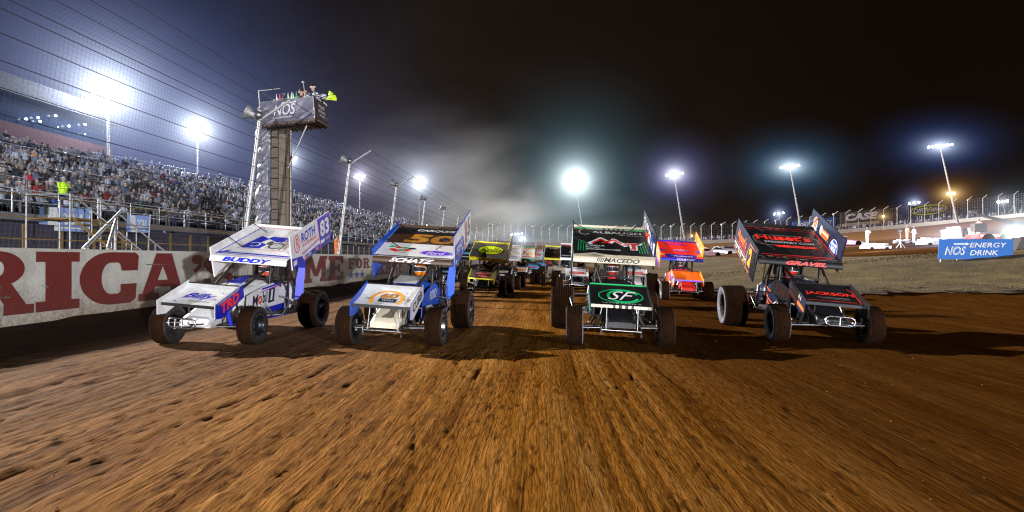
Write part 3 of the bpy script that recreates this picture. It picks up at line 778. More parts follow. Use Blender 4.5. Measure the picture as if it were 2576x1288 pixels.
# ---- decoration of each car
def deco1(D):   # white, blue and purple, number 83
    W, f = D['wing']
    W.line(f, [(-.66, .18), (.66, .18)], .055, M_blue); W.line(f, [(-.70, .11), (.70, .11)], .022, M_purple, .004)
    W.poly(f, [(-.70, .10), (-.60, .26), (-.50, .30), (-.56, .14)], M_blue, .004)
    W.line(f, [(-.71, .1), (-.60, 1.60)], .03, M_purple, .004); W.line(f, [(.71, .1), (.66, 1.60)], .02, M_blue, .004)
    # stylised blue and grey picture in the middle
    W.poly(f, [(-.48, .42), (.45, .42), (.36, 1.18), (-.36, 1.18)], M_red, .003)
    W.poly(f, [(-.465, .43), (.44, .43), (.352, 1.17), (-.35, 1.17)], M_white, .0045)
    W.poly(f, [(-.44, .46), (-.05, .46), (-.02, .70), (-.18, .78), (-.10, 1.0), (-.30, 1.12), (-.34, 1.12)], M_blue, .006)
    W.poly(f, [(0.02, .50), (.22, .46), (.40, .55), (.38, .78), (.2, .84), (.06, .72)], M_lgrey, .006)
    W.poly(f, [(-.15, 1.02), (.12, .84), (.30, .92), (.32, 1.12), (-.1, 1.14)], M_blue, .006)
    W.arc(f, .2, .66, .26, .30, 20, 330, .03, M_navy, .0075); W.arc(f, -.24, .66, .2, .2, -120, 160, .03, M_white, .0075); W.arc(f, .1, .95, .34, .24, 200, 400, .025, M_white, .0075)
    W.oval(f, .02, .78, .12, .2, M_dark, .009)
    for k in range(7): W.line(f, [(-.05 + .06*k, .56 + .02*k), (.02 + .05*k, .72 + .05*k)], .008, M_white if k % 2 else M_navy, .0085)
    W.line(f, [(-.70, 1.64), (.70, 1.64)], .03, M_red, .004)
    W.text(D['lip'][1], 'BUDDY', -.02, .0, .98, .088, M_blue, .004, .06, .35)
    b, f = D['RO']
    b.poly(f, [(1.28, .0), (1.83, 0), (1.83, .66), (1.20, .66)], M_blue, .002)
    b.poly(f, [(1.22, .66), (1.83, .66), (1.83, .62), (1.2, .62)], M_purple, .0035)
    b.poly(f, [(.0, 0), (.50, 0), (.42, .14), (0, .22)], M_blue, .002)
    b.poly(f, [(.5, 0), (1.28, .0), (1.24, .12), (.55, .10)], M_sky, .002)
    b.line(f, [(.45, .18), (1.22, .24)], .02, M_red, .003); b.line(f, [(.45, .15), (1.22, .21)], .012, M_purple, .003)
    b.line(f, [(1.20, .66), (1.26, .2), (1.28, 0)], .02, M_red, .0045)
    b.text(f, '83', 1.54, .40, .46, .36, M_white, .005, .04)
    b.text(f, 'ROTH', .76, .49, .62, .20, M_blue, .004, .03); b.text(f, 'ENTERPRISES', .80, .33, .66, .075, M_red, .004, .01)
    b.arc(f, .26, .44, .22, .34, 0, 360, .022, M_red, .004); b.text(f, 'R', .29, .44, .12, .24, M_red, .0045, .0)
    for k, (x, y, w_, h_, c) in enumerate([(.12, .10, .14, .10, M_white), (.58, .05, .12, .06, M_red), (.74, .06, .14, .05, M_white), (.92, .07, .12, .06, M_navy), (1.10, .06, .13, .07, M_red), (1.40, .12, .2, .08, M_white), (1.66, .12, .2, .06, M_lgrey), (.60, .12, .1, .03, M_white), (1.0, .14, .14, .03, M_white)]):
        b.rect(f, x, y, w_, h_, c, .004)
    b.text(f, 'MSD', .74, .06, .12, .035, M_navy, .006, .01); b.text(f, 'TRD', 1.10, .06, .1, .04, M_white, .006, .02); b.text(f, 'GEAR', 1.66, .12, .16, .04, M_red, .006, .01); b.text(f, 'NGK', .58, .05, .09, .035, M_white, .006, .01)
    b, f = D['LI']
    b.line(f, [(.1, .05), (1.7, .08)], .012, M_lgrey); b.line(f, [(.4, .0), (.8, .55)], .008, M_lgrey)
    b, f = D['fw'][0], D['fw'][1]
    b.text(f, 'Billy', -.03, .30, .52, .20, M_blue, .006, .02, .45); b.text(f, 'MOTORSPORTS', .05, .14, .34, .035, M_navy, .006, 0)
    b.line(f, [(-.3, .22), (.28, .25)], .01, M_purple, .007)
    b.poly(f, [(-.44, .02), (-.10, .02), (-.34, .12)], M_blue, .006); b.line(f, [(-.44, .62), (.44, .62)], .03, M_blue, .004)
    H_, hf = D['hood']; H_.poly(hf, [(-.16, .05), (.16, .05), (.05, .5), (-.05, .5)], M_blue, .075)
    b, f = D['FRO']; sl = math.atan2(.29, .73)
    b.text(f, 'TRD', -.20, .74, .50, .17, M_nred, .004, .04, .25, sl); b.text(f, 'TOYOTA RACING DEVELOPMENT', -.25, .84, .62, .035, M_white, .004, .01, .2, sl)
    b, f = D['SR']
    f2 = frame(fp(f, 0, 0), (0, 1, .10), (0, 0, 1))
    b.text(f2, 'M', .29, .25, .19, .20, M_navy, .005, .02, .08); b.text(f2, 'o', .45, .235, .13, .15, M_red, .005, .03); b.text(f2, 'bil', .62, .262, .17, .22, M_navy, .005, .02, .08)
    b.rect(f2, .86, .26, .22, .28, M_navy, .003, .1); b.text(f2, '1', .86, .26, .10, .20, M_white, .005, .03, .1)
    b.line(f2, [(.52, .42), (1.15, .44)], .035, M_blue, .004, ); b.line(f2, [(.45, .37), (1.15, .40)], .012, M_purple, .004); b.line(f2, [(.6, .385), (1.2, .415)], .010, M_red, .005)
    b.poly(f2, [(.0, .0), (1.38, -.13), (1.38, .02), (.5, .06), (.0, .12)], M_blue, .0025)
def deco2(D):   # blue, white and dark brown, big 50 anniversary number
    W, f = D['wing']
    W.poly(f, [(-.74, .72), (.74, .72), (.74, 1.69), (-.74, 1.69)], M_bro, .002)
    W.poly(f, [(-.74, 1.20), (-.2, 1.3), (.74, 1.2), (.74, 1.69), (-.74, 1.69)], M_black, .003)
    W.text(f, 'CARQUEST', .18, 1.50, .92, .13, M_white, .005, .03, .2)
    W.text(f, '50', .12, 1.02, 1.06, .50, M_gold, .005, .04, .12)
    W.rect(f, .40, 1.01, .22, .16, M_navy, .0075); W.text(f, '***', .40, 1.0, .12, .04, M_gold, .009, .0)
    W.oval(f, .38, .28, .62, .27, M_purple, .004); W.arc(f, .38, .28, .58, .24, 0, 360, .014, M_white, .0055); W.text(f, 'Ford', .38, .27, .36, .14, M_white, .006, .01, .4)
    for k, (x, y, c) in enumerate([(-.48, .36, M_red), (-.38, .46, M_nred), (-.30, .34, M_green), (-.26, .46, M_green), (-.20, .36, M_red), (-.12, .44, M_navy), (-.40, .30, M_red), (-.52, .50, M_green)]):
        W.oval(f, x, y, .15, .09, c, .004 + .0006*k)
    W.text(f, 'TURTLE', -.32, .30, .36, .06, M_red, .010, .02, .1); W.text(f, 'RACING', -.30, .22, .22, .035, M_navy, .010, .0)
    W.line(f, [(-.72, .04), (.72, .04)], .04, M_black, .004)
    W.text(D['lip'][1], 'SCHATZ', .0, .0, .86, .078, M_white, .004, .03, .5)
    b, f = D['RO']
    b.poly(f, [(0, 0), (1.1, 0), (.9, .4), (0, .45)], M_sky, .002); b.text(f, '15', 1.45, .38, .5, .4, M_navy, .004, .04); b.poly(f, [(1.05, .66), (1.2, 0), (1.28, 0), (1.13, .66)], M_red, .003)
    for k in range(7): b.rect(f, .15 + .22*k, .10 + .05*(k % 2), .16, .06, [M_white, M_red, M_navy][k % 3], .004)
    b.text(f, 'FORD', .5, .3, .6, .14, M_white, .004, .03)
    b, f = D['RI']
    b.rect(f, .28, .40, .34, .34, M_white, .003); b.text(f, '15', .30, .40, .26, .26, M_navy, .005, .03); b.rect(f, .9, .36, .5, .22, M_navy, .003); b.text(f, 'ADVANCE', .9, .36, .44, .08, M_white, .005, .02)
    b.oval(f, 1.35, .33, .3, .26, M_gold, .003); b.rect(f, 1.62, .35, .2, .5, M_sky, .003)
    b, f = D['LI']
    b.line(f, [(.0, .03), (1.8, .03)], .03, M_navy, .003); b.text(f, 'ford racing', 1.1, .16, .7, .09, M_navy, .003, .0, .2)
    b, f = D['fw'][0], D['fw'][1]
    b.arc(f, .0, .24, .50, .50, -40, 220, .045, M_amber, .006); b.text(f, '60', .02, .34, .28, .16, M_gold, .008, .04); b.rect(f, .02, .20, .28, .11, M_navy, .0065); b.text(f, 'YEARS', .02, .20, .2, .05, M_lgrey, .009, .01)
    b.text(f, 'SINCE', -.28, .24, .13, .05, M_grey, .006, 0, .2); b.text(f, 'STRONG', .31, .24, .16, .05, M_grey, .006, 0, .2); b.text(f, 'DONNY', .0, .08, .32, .04, M_navy, .006, .02, .3)
    b, f = D['FRO']; sl = math.atan2(.29, .73)
    b.text(f, 'CURB', -.2, .76, .56, .14, M_navy, .004, .02, .1, sl)
    b, f = D['SR']; b.text(frame(fp(f, 0, 0), (0, 1, .08), (0, 0, 1)), 'FORD', .80, .30, .56, .17, M_white, .005, .03, .1)
    b.poly(f, [(0, 0), (1.38, 0), (1.38, .14), (0, .2)], M_black, .003)
    b, f = D['hood']; b.rect(f, 0, .28, .42, .5, M_lgrey, .085)
    b, f = D['nose']; b.poly(f, [(-.08, -.06), (.10, -.06), (.10, .16), (.02, .34), (.0, .1)], M_grime, .012)
def deco3(D):   # black with green piping and cream lip
    W, f = D['wing']
    W.rect(f, 0, 1.62, 1.46, .10, M_green, .003); W.rect(f, .0, 1.60, .8, .05, M_lgrey, .004)
    for k in range(5): W.rect(f, -.1 + .1*k, 1.62, .05, .11, M_black, .006)
    W.text(f, 'ALBAUGH', .14, 1.40, 1.02, .125, M_lgrey, .004, .02); W.arc(f, -.54, 1.36, .30, .26, 60, 290, .03, M_bro, .004); W.arc(f, -.52, 1.38, .22, .3, 120, 330, .025, M_lgrey, .005)
    W.text(f, 'your alternative', .42, 1.26, .5, .06, M_lgrey, .004, .0, .2)
    z = [(-.42, .70), (-.22, .98), (-.02, .72), (.0, .96), (.26, .62), (.32, .80), (.62, .80)]
    W.line(f, [(-.42, .72), (-.20, 1.02), (-.02, .80), (.06, .98), (.26, .66)], .10, M_white, .004)
    W.line(f, [(-.37, .74), (-.20, .97), (-.03, .74)], .055, M_red, .0065); W.line(f, [(-.17, .76), (.05, .96), (.24, .68)], .055, M_red, .0085)
    W.poly(f, [(.22, .80), (.62, .80), (.56, .70), (.50, .70), (.48, .42), (.34, .42), (.34, .70), (.18, .70)], M_white, .010)
    W.poly(f, [(.25, .78), (.56, .78), (.53, .72), (.46, .72), (.45, .44), (.38, .44), (.38, .72), (.24, .72)], M_red, .0115)
    for k, s_ in enumerate(('MESILLA', 'VALLEY', 'TRANSPORTATION')): W.text(f, s_, (-.32, -.37, -.18)[k], .60 - .10*k, (.36, .28, .66)[k], .055, M_white, .004, .03, .1)
    for sx in (-1, 1):
        for k in range(4):
            W.line(f, [(sx*.42 + sx*(.09 + .05*k) , .30), (sx*(.50 + .05*k), .72 + .03*k), (sx*(.54 + .035*k), .80 + .03*k), (sx*(.62 + .02*k), .84 + .03*k)], .014, M_green, .004)
    f2 = D['lip'][1]
    W.line(f, [(-.72, .05), (-.35, .16), (-.1, .08), (.72, .08)], .10, M_cream, .004); W.line(f, [(-.72, .02), (.72, .02)], .07, M_cream, .006)
    W.text(f2, 'MACEDO', .14, .004, .66, .082, M_black, .005, .03, .35)
    for k in range(4): W.rect(f2, -.30 + .035*k, .004, .018, .08, M_black, .005, .4)
    for key in ('LO', 'RO'):
        b, f = D[key]
        b.poly(f, [(.1, .0), (1.0, 0), (1.25, .66), (.5, .66)], M_white, .002); b.poly(f, [(.9, 0), (1.15, 0), (1.4, .66), (1.15, .66)], M_mint, .003); b.poly(f, [(1.2, 0), (1.83, 0), (1.83, .3)], M_mint, .003); b.arc(f, .6, .3, .4, .36, 0, 300, .05, M_mint, .004)
        b.text(f, '41', 1.5, .38, .44, .36, M_white, .004, .04)
        for k in range(6): b.rect(f, .15 + .16*k, .08, .12, .06, [M_mint, M_navy, M_red][k % 3], .005)
    b, f = D['RI']
    b.rect(f, .30, .36, .30, .44, M_lgrey, .003, .1); b.text(f, '41', .30, .38, .2, .25, M_navy, .005, .03); b.text(f, 'KEEN', .72, .50, .34, .10, M_white, .004, .03); b.rect(f, .70, .30, .26, .14, M_nred, .003); b.rect(f, 1.05, .36, .30, .28, M_white, .003, .1); b.text(f, 'CASE', 1.05, .40, .24, .08, M_red, .005, .03); b.oval(f, 1.42, .34, .28, .38, M_sky, .003); b.text(f, 'NOS', 1.42, .34, .2, .12, M_white, .005, .03, .3); b.rect(f, 1.68, .30, .16, .34, M_white, .003); b.line(f, [(.1, .08), (1.75, .10)], .03, M_sky, .003); b.text(f, 'DURALAST', .62, .15, .5, .06, M_white, .004, .02)
    b, f = D['LI']; b.line(f, [(0, .1), (1.8, .1)], .03, M_mint)
    b, f = D['fw']; 
    b.rect(f, 0, .655, .92, .035, M_green, .008)
    b.arc(f, .02, .34, .70, .44, 0, 360, .022, M_green, .006); b.arc(f, .06, .34, .48, .38, 20, 340, .045, M_green, .007); b.text(f, 'SF', .04, .35, .46, .28, M_white, .010, -.005, .55)
    b.text(f, 'SAYER FAMILY', .02, .10, .62, .035, M_lgrey, .006, .0)
    b2, f2 = D['fwlip']
    for x0, w_ in ((-.29, .34), (-.06, .05), (.04, .05), (.135, .05), (.33, .27)): b2.rect(f2, x0, .0, w_, .046, M_cream, .004)
    for key in ('FLO', 'FRO'):
        b, f = D[key]; sg = 1 if key == 'FRO' else -1
        b.text(f, '41', sg*-.2, .74, .2, .14, M_white, .004, .03); b.line(f, [(sg*-.5, .60), (sg*.1, .84)], .05, M_mint, .003); b.line(f, [(sg*-.5, .66), (sg*.1, .90)], .02, M_green, .003)
    for key in ('SL', 'SR'):
        b, f = D[key]; b.poly(f, [(.2, .0), (1.2, 0), (1.1, .35), (.5, .5), (.25, .4)], M_white, .003); b.poly(f, [(.3, .02), (1.1, .02), (1.0, .18), (.6, .26)], M_mint, .004); b.line(f, [(.3, .3), (1.0, .36)], .04, M_green, .005); b.rect(f, .8, .42, .2, .06, M_navy, .004); b.text(f, 'CARQUEST', .7, .12, .4, .06, M_navy, .006, .01)
def deco4(D):   # dark navy and black with fluorescent red and orange, number 2
    W, f = D['wing']
    for pts in ([(-.66, 1.60), (.66, 1.60)], [(-.66, .20), (.66, .20)], [(.70, .28), (.70, 1.55)], [(-.70, .28), (-.70, 1.55)]): W.line(f, pts, .014, M_nred, .004)
    W.line(f, [(-.70, 1.48), (.70, 1.48)], .006, M_nred, .004); W.line(f, [(-.6, .13), (.6, .13)], .008, M_nred, .004)
    W.oval(f, .0, .92, 1.30, .56, M_grime, .004, sup=.5); W.oval(f, .0, .92, 1.24, .50, M_black, .005, sup=.5)
    W.text(f, "Huset's", -.05, 1.06, 1.06, .26, M_nred, .008, .03); W.text(f, 'SPEEDWAY.COM', .02, .82, .96, .10, M_lgrey, .008, .02, .1)
    W.poly(f, [(-.26, .58), (.50, .58), (.46, .68), (-.30, .68)], M_nred, .006); W.text(f, 'BILLION', .16, .63, .36, .06, M_dark, .008, .02)
    rnd = random.Random(3)
    for k in range(46):     # broken dull pattern along the edges
        x = rnd.uniform(-.72, .72); y = rnd.choice((rnd.uniform(1.52, 1.68), rnd.uniform(0.02, .12))); W.rect(f, x, y, rnd.uniform(.03, .09), rnd.uniform(.015, .04), rnd.choice((M_grime, M_grey, M_bro)), .003 + .0001*k, rnd.uniform(-1, 1))
    W.text(D['lip'][1], 'GRAVEL', .1, .0, .72, .075, M_nred, .004, .03, .4)
    for key in ('LO', 'RO'):
        b, f = D[key]; H_ = .59 if key == 'LO' else .66; sg = key == 'LO'
        X = (lambda a: a) if sg else (lambda a: 1.83 - a)
        # rear at a = 0, front at a = 1.83 for the left board
        b.line(f, [(X(.02), .22), (X(1.18), .22)], .014, M_orange, .003)
        b.poly(f, [(X(1.18), .01), (X(1.50), .01), (X(1.72), .3), (X(1.72), .57), (X(1.24), .57), (X(1.12), .30)][::1 if sg else -1], M_orange, .003)
        b.poly(f, [(X(1.20), .025), (X(1.49), .025), (X(1.70), .3), (X(1.70), .555), (X(1.25), .555), (X(1.14), .30)][::1 if sg else -1], M_grime, .004)
        b.poly(f, [(X(1.23), .05), (X(1.47), .05), (X(1.66), .3), (X(1.66), .53), (X(1.27), .53), (X(1.18), .30)][::1 if sg else -1], M_navy, .005)
        b.text(f, '2', X(1.42), .32, .28, .38, M_amber, .007, .06)
        b.text(f, "Huset's", X(.62), .43, .78, .20, M_orange, .005, .03); b.text(f, 'SPEEDWAY.COM', X(.72), .29, .62, .05, M_nred, .005, .01)
        for k in range(9):
            b.rect(f, X(.10 + .125*k), .15, .10, .045 + .02*(k % 2), [M_white, M_lgrey, M_white][k % 3], .004); b.rect(f, X(.16 + .115*k), .08, .08, .04, [M_lgrey, M_white, M_navy, M_yellow][k % 4], .004)
        b.line(f, [(X(0), .02), (X(1.15), .02)], .01, M_orange, .003)
    b, f = D['RI']
    b.oval(f, .30, .43, .24, .30, M_white, .003); b.oval(f, .30, .46, .19, .22, M_orange, .0045); b.text(f, 'BCC', .30, .47, .14, .09, M_white, .006, .01); b.line(f, [(.18, .33), (.42, .33)], .04, M_white, .0055)
    b.rect(f, .86, .40, .46, .16, M_orange, .003); b.oval(f, .66, .42, .12, .2, M_white, .0045); b.line(f, [(.72, .42), (1.06, .42)], .03, M_white, .005); b.line(f, [(.72, .36), (1.04, .36)], .018, M_red, .005)
    b.oval(f, 1.42, .30, .38, .40, M_white, .003); b.oval(f, 1.42, .30, .35, .37, M_sky, .0045); b.text(f, 'NOS', 1.42, .30, .24, .12, M_white, .007, .03, .2); b.line(f, [(1.30, .40), (1.52, .40)], .05, M_white, .006); b.line(f, [(1.32, .19), (1.52, .19)], .03, M_nred, .006)
    b, f = D['fw']
    b.line(f, [(-.40, .60), (.38, .60), (.44, .5), (.44, .10), (.38, .06), (-.40, .06)], .014, M_nred, .006); b.line(f, [(-.40, .12), (.38, .12)], .008, M_nred, .006)
    b.text(f, 'JACKSON', .04, .36, .76, .13, M_nred, .008, .02); b.rect(f, .06, .24, .5, .02, M_grey, .006); b.text(f, 'MOTORPLEX', .08, .19, .44, .03, M_grey, .008, .0)
    b, f = D['FLO']; sl = -math.atan2(.29, .73)
    b.poly(f, [(-.18, .80), (.55, .51), (.55, .57), (-.13, .86)], M_orange, .003); b.text(f, 'BILLION', .16, .82, .54, .075, M_cream, .005, .03, 0, sl); b.text(f, 'B', -.14, .93, .08, .07, M_white, .005, .02, 0, sl); b.rect(f, -.10, .93, .12, .08, M_nred, .003); b.line(f, [(.1, .74), (.2, .62), (.12, .58)], .03, M_orange, .004)
    for key in ('SL', 'SR'):
        b, f = D[key]; s_ = 1 if key == 'SL' else -1; X = (lambda a: a) if s_ > 0 else (lambda a: 1.38 - a)
        f2 = frame(fp(f, 0, 0, 0), (0, -1, -.16) if s_ > 0 else (0, 1, .16), (0, 0, 1)); o_ = .19 if s_ > 0 else 0
        b.poly(f2, [(.36, .17+o_), (1.16, .10+o_), (1.22, .14+o_), (1.20, .38+o_), (1.08, .42+o_), (.62, .40+o_)], M_orange, .003)
        b.poly(f2, [(.38, .18+o_), (1.15, .115+o_), (1.205, .15+o_), (1.185, .37+o_), (1.07, .405+o_), (.63, .385+o_)], M_lgrey, .0045)
        b.poly(f2, [(.46, .22+o_), (1.13, .22+o_), (1.15, .36+o_), (1.05, .385+o_), (.65, .37+o_)], M_navy, .006)
        b.text(f2, "Huset's", .82, .31+o_, .60, .16, M_orange, .008, .03); b.text(f2, 'SPEEDWAY.COM', .78, .175+o_, .62, .055, M_navy, .008, .02)
        for q in ([(.02, .40), (.25, .30), (.30, .36)], [(.05, .22), (.30, .12), (.60, .08)], [(.10, .10), (.40, .03), (.52, .10), (.48, .0)], [(.02, .30), (.16, .16), (.10, .06)], [(1.30, .38), (1.34, .18), (1.26, .08)], [(.3, .52), (.5, .46)]):
            b.line(f, [(X(a_), b_) for a_, b_ in q], .018, M_orange, .0085)
def deco5(D):   # orange and purple
    W, f = D['wing']
    for sx in (-1, 1):
        W.poly(f, [(sx*.74, .50), (sx*.74, .95), (sx*.55, .72)][::sx], M_purple, .003); W.poly(f, [(sx*.74, .2), (sx*.74, .5), (sx*.38, .2)][::sx], M_amber, .003)
    W.poly(f, [(-.5, .02), (.5, .02), (.60, .34), (-.60, .34)], M_blue, .004); W.text(f, '*Bobcat', .02, .18, .80, .12, M_white, .006, .03, .1)
    W.text(f, "TED'S", .05, .78, .56, .16, M_purple, .005, .05); W.text(f, "TED'S", .06, .79, .52, .14, M_white, .007, .0); W.text(f, 'EXCAVATING', .12, .62, .44, .06, M_purple, .005, .01)
    W.text(f, 'DOZER', .0, 1.46, .50, .10, M_purple, .005, .03); W.text(f, 'OUTFITTERS', .0, 1.34, .62, .07, M_purple, .005, .02)
    W.text(D['lip'][1], 'COURTNEY', .15, .0, .66, .07, M_white, .004, .02, .3)
    for key in ('RI', 'LI', 'LO', 'RO'):
        b, f = D[key]; b.poly(f, [(.0, .0), (1.83, 0), (1.83, .2), (.9, .12), (.0, .3)], M_purple if key != 'RI' else M_orange, .002); b.rect(f, .7, .38, .7, .14, M_lgrey, .003); b.text(f, '7BC', 1.4, .38, .4, .3, M_white, .004, .03); b.poly(f, [(.1, .5), (.5, .3), (.55, .4)], M_nred, .004)
    b, f = D['FLO']; b.poly(f, [(-.18, .80), (.55, .51), (.55, .7), (-.13, 1.0)], M_lgrey, .003); b.rect(f, .2, .74, .3, .08, M_purple, .005)
    b, f = D['SL']; b.oval(f, .35, .36, .22, .22, M_white, .003); b.oval(f, .35, .36, .17, .17, M_purple, .004); b.text(f, 'OBX', .8, .28, .4, .2, M_purple, .004, .03); b.poly(f, [(0, 0), (.8, 0), (.6, .12), (0, .16)], M_amber, .003)
    b, f = D['hood']; b.line(f, [(-.2, .1), (.2, .1)], .02, M_amber, .07)
def deco6(D):   # warm grey with yellow
    W, f = D['wing']
    W.oval(f, -.02, .86, 1.10, .98, M_black, .003, 40); W.oval(f, -.02, .87, 1.02, .90, M_lemon, .0045, 40); W.text(f, 'Pella', -.02, .90, .86, .50, M_black, .007, -.01, .5)
    W.rect(f, -.62, .04, .22, .09, M_yellow, .003)
    f2 = D['lip'][1]
    W.text(f2, 'McCARL', .05, .0, .92, .075, M_black, .004, .02, .2); W.text(f2, 'McCARL', .052, .004, .90, .06, M_nred, .006, -.01, .2)
    b, f = D['fw']; b.oval(f, -.02, .44, .56, .14, M_red, .005, sup=.6); b.text(f, 'KP', -.15, .44, .16, .10, M_white, .008, .03); b.text(f, 'OCEAN', .10, .44, .22, .06, M_lgrey, .008, .01); b.oval(f, .0, .22, .52, .15, M_red, .005); b.text(f, 'Speed', .0, .22, .36, .09, M_white, .008, .0, .3)
    b, f = D['RI']; b.line(f, [(.1, .5), (1.7, .5)], .03, M_yellow); b.poly(f, [(0, 0), (1.83, 0), (1.83, .25), (.8, .18)], M_yellow, .003)
    b, f = D['RO']; b.poly(f, [(0, 0), (1.83, 0), (1.83, .25), (.8, .18)], M_yellow, .003)
def gdeco(c1, c2, num, txt=None, lip=None):
    def d(D):
        W, f = D['wing']
        W.rect(f, 0, .25, 1.4, .12, c1, .003); W.rect(f, 0, 1.60, 1.44, .10, c2, .003); W.text(f, num, -.1, .90, .55, .50, c1, .004, .03, .1); W.rect(f, .42, .7, .4, .22, c2, .004)
        if txt: W.text(f, txt, .0, 1.38, 1.0, .13, c2, .005, .02)
        if lip: W.text(D['lip'][1], lip, 0, 0, .8, .07, c2, .004, .02)
        for k in ('RI', 'RO', 'LO', 'LI'):
            b, f = D[k]; b.poly(f, [(0, 0), (1.83, 0), (1.83, .2), (.8, .14), (0, .26)], c1, .002); b.text(f, num, 1.0, .36, .4, .3, c2, .004, .03)
        b, f = D['fw']; b.rect(f, 0, .33, .62, .20, c2, .005); b.text(f, txt or num, 0, .33, .5, .12, c1, .008, .02)
    return d

M_bro = mat('dark brown vinyl', (.055, .022, .008), .4, dirt=.2)
M_grime = mat('grimy grey vinyl', (.16, .13, .10), .5, dirt=.5)
M_pblue = mat('pale blue vinyl', (.10, .35, .70), .4, dirt=.2)
base = dict(wing=M_white, lip=M_white, bRo=M_white, bRi=M_white, bLo=M_white, bLi=M_white, edge=M_lgrey, fw=M_white, fwlip=M_black, fbR=M_white, fbRi=M_white, fbL=M_white, fbLi=M_white, nose=M_white, hood=M_white, side=M_white)
L1 = dict(base, fbR=M_blue, bumper=2, shock=M_blue, deco=deco1, sail=M_blue, rimFL=M_dark, rimFR=M_black, rimRR=M_black, helmet=mat('white red helmet', (.6, .1, .06), .25, coat=.6, dirt=.05), edge=M_white, rail=M_blue, bdx=.06)
L2 = dict(base, lip=M_bro, bRo=M_white, bRi=M_lgrey, bLo=M_sky, bLi=M_sky, edge=M_sky, fbR=M_white, fbRi=M_white, fbL=M_sky, fbLi=M_sky, nose=M_cream, hood=M_sky, side=M_sky, deco=deco2, rimFR=M_chrome, rimFL=M_black, sail=M_sky, helmet=M_helmet)
L3 = dict(base, wing=M_black, lip=M_cream, bRo=M_navy, bRi=M_navy, bLo=M_navy, bLi=M_lgrey, edge=M_black, fw=M_black, fwlip=M_black, fbR=M_black, fbRi=M_black, fbL=M_navy, fbLi=M_black, nose=M_black, hood=M_black, side=M_black, deco=deco3, sideL=M_rubw, rimFR=M_alu, rimFL=M_black, helmet=mat('dark red helmet', (.3, .03, .02), .25, coat=.6, dirt=.1), fwback=M_green, suit=M_red)
L4 = dict(base, wing=M_black, lip=M_black, bRo=M_navy, bRi=M_navy, bLo=M_navy, bLi=M_black, edge=M_black, fw=M_black, fwlip=M_black, fbR=M_black, fbRi=M_black, fbL=M_navy, fbLi=M_black, nose=M_black, hood=M_navy, side=M_navy, deco=deco4, sideL=M_rubw, rimRL=M_dark, rimFL=mat('teal black rim', (.02, .06, .09), .3, .5, dirt=.2), rimFR=M_alu, bumper=2, helmet=M_red, hbL=.66, suit=M_red, nerf=M_chrome)
L5 = dict(base, wing=M_nred, lip=M_blue, bRo=M_orange, bRi=M_amber, bLo=M_amber, bLi=M_orange, edge=M_orange, fw=M_orange, fwlip=M_purple, fbR=M_nred, fbRi=M_amber, fbL=M_lgrey, fbLi=M_nred, nose=M_nred, hood=M_nred, side=M_orange, deco=deco5, sideL=M_rubw, rimFL=M_alu, helmet=mat('red grey helmet', (.4, .12, .1), .3, dirt=.1), suit=M_blue)
L6 = dict(base, wing=M_grey, lip=M_yellow, bRo=M_black, bRi=M_black, bLo=M_yellow, bLi=M_grey, edge=M_yellow, fw=M_grey, fwlip=M_yellow, fbR=M_yellow, fbRi=M_yellow, fbL=M_yellow, fbLi=M_yellow, nose=M_black, hood=M_black, side=M_black, deco=deco6, rimFR=M_black)

def pos(u, v):
    p = onz(u, v); return p.x, p.y
sprint_car(*pos(529, 864), L1, 'white and blue sprint car with 83 on its wing board, running beside the painted wall', 0.0, 4.5, 3, -.06, drv='driver in a red and white helmet in the cockpit of the white car numbered 83')
sprint_car(*pos(988, 868), L2, 'blue and white sprint car with a big brown 50 on its dark wing', .8, 3.5, 0, -.02, drv='driver in an orange helmet in the cockpit of the blue and white car')
sprint_car(*pos(1557, 868), L3, 'black sprint car with green piping and a cream wing lip, right of the empty lane', 2.0, 3.2, 0, 0, drv='driver in a dark red helmet in the cockpit of the black and green car')
sprint_car(*pos(2070, 860), L4, 'black sprint car with fluorescent red lettering and an orange 2, rightmost of the front row', 5.5, 4.5, -2, -.02, wingdz=-.12, pitch=3.5, drv='driver in a bright red helmet in the cockpit of the black car numbered 2')
sprint_car(*pos(1727, 754), L5, 'bright orange sprint car with purple patches, behind the front row near the grass', 5.0, 3.5, 0, 0, drv='driver in a red and grey helmet in the orange car')
sprint_car(*pos(1216, 745), L6, 'grey sprint car with yellow edges and a yellow oval on its wing', 1.0, 4.0, 0, 0, drv='driver in the grey and yellow car with the oval on its wing')
G = lambda **k: dict(base, **k)
def allc(c, **k):
    return dict(base, wing=c, lip=c, bRo=c, bRi=c, bLo=c, bLi=c, fw=c, fbR=c, fbRi=c, fbL=c, fbLi=c, nose=c, hood=c, side=c, **k)
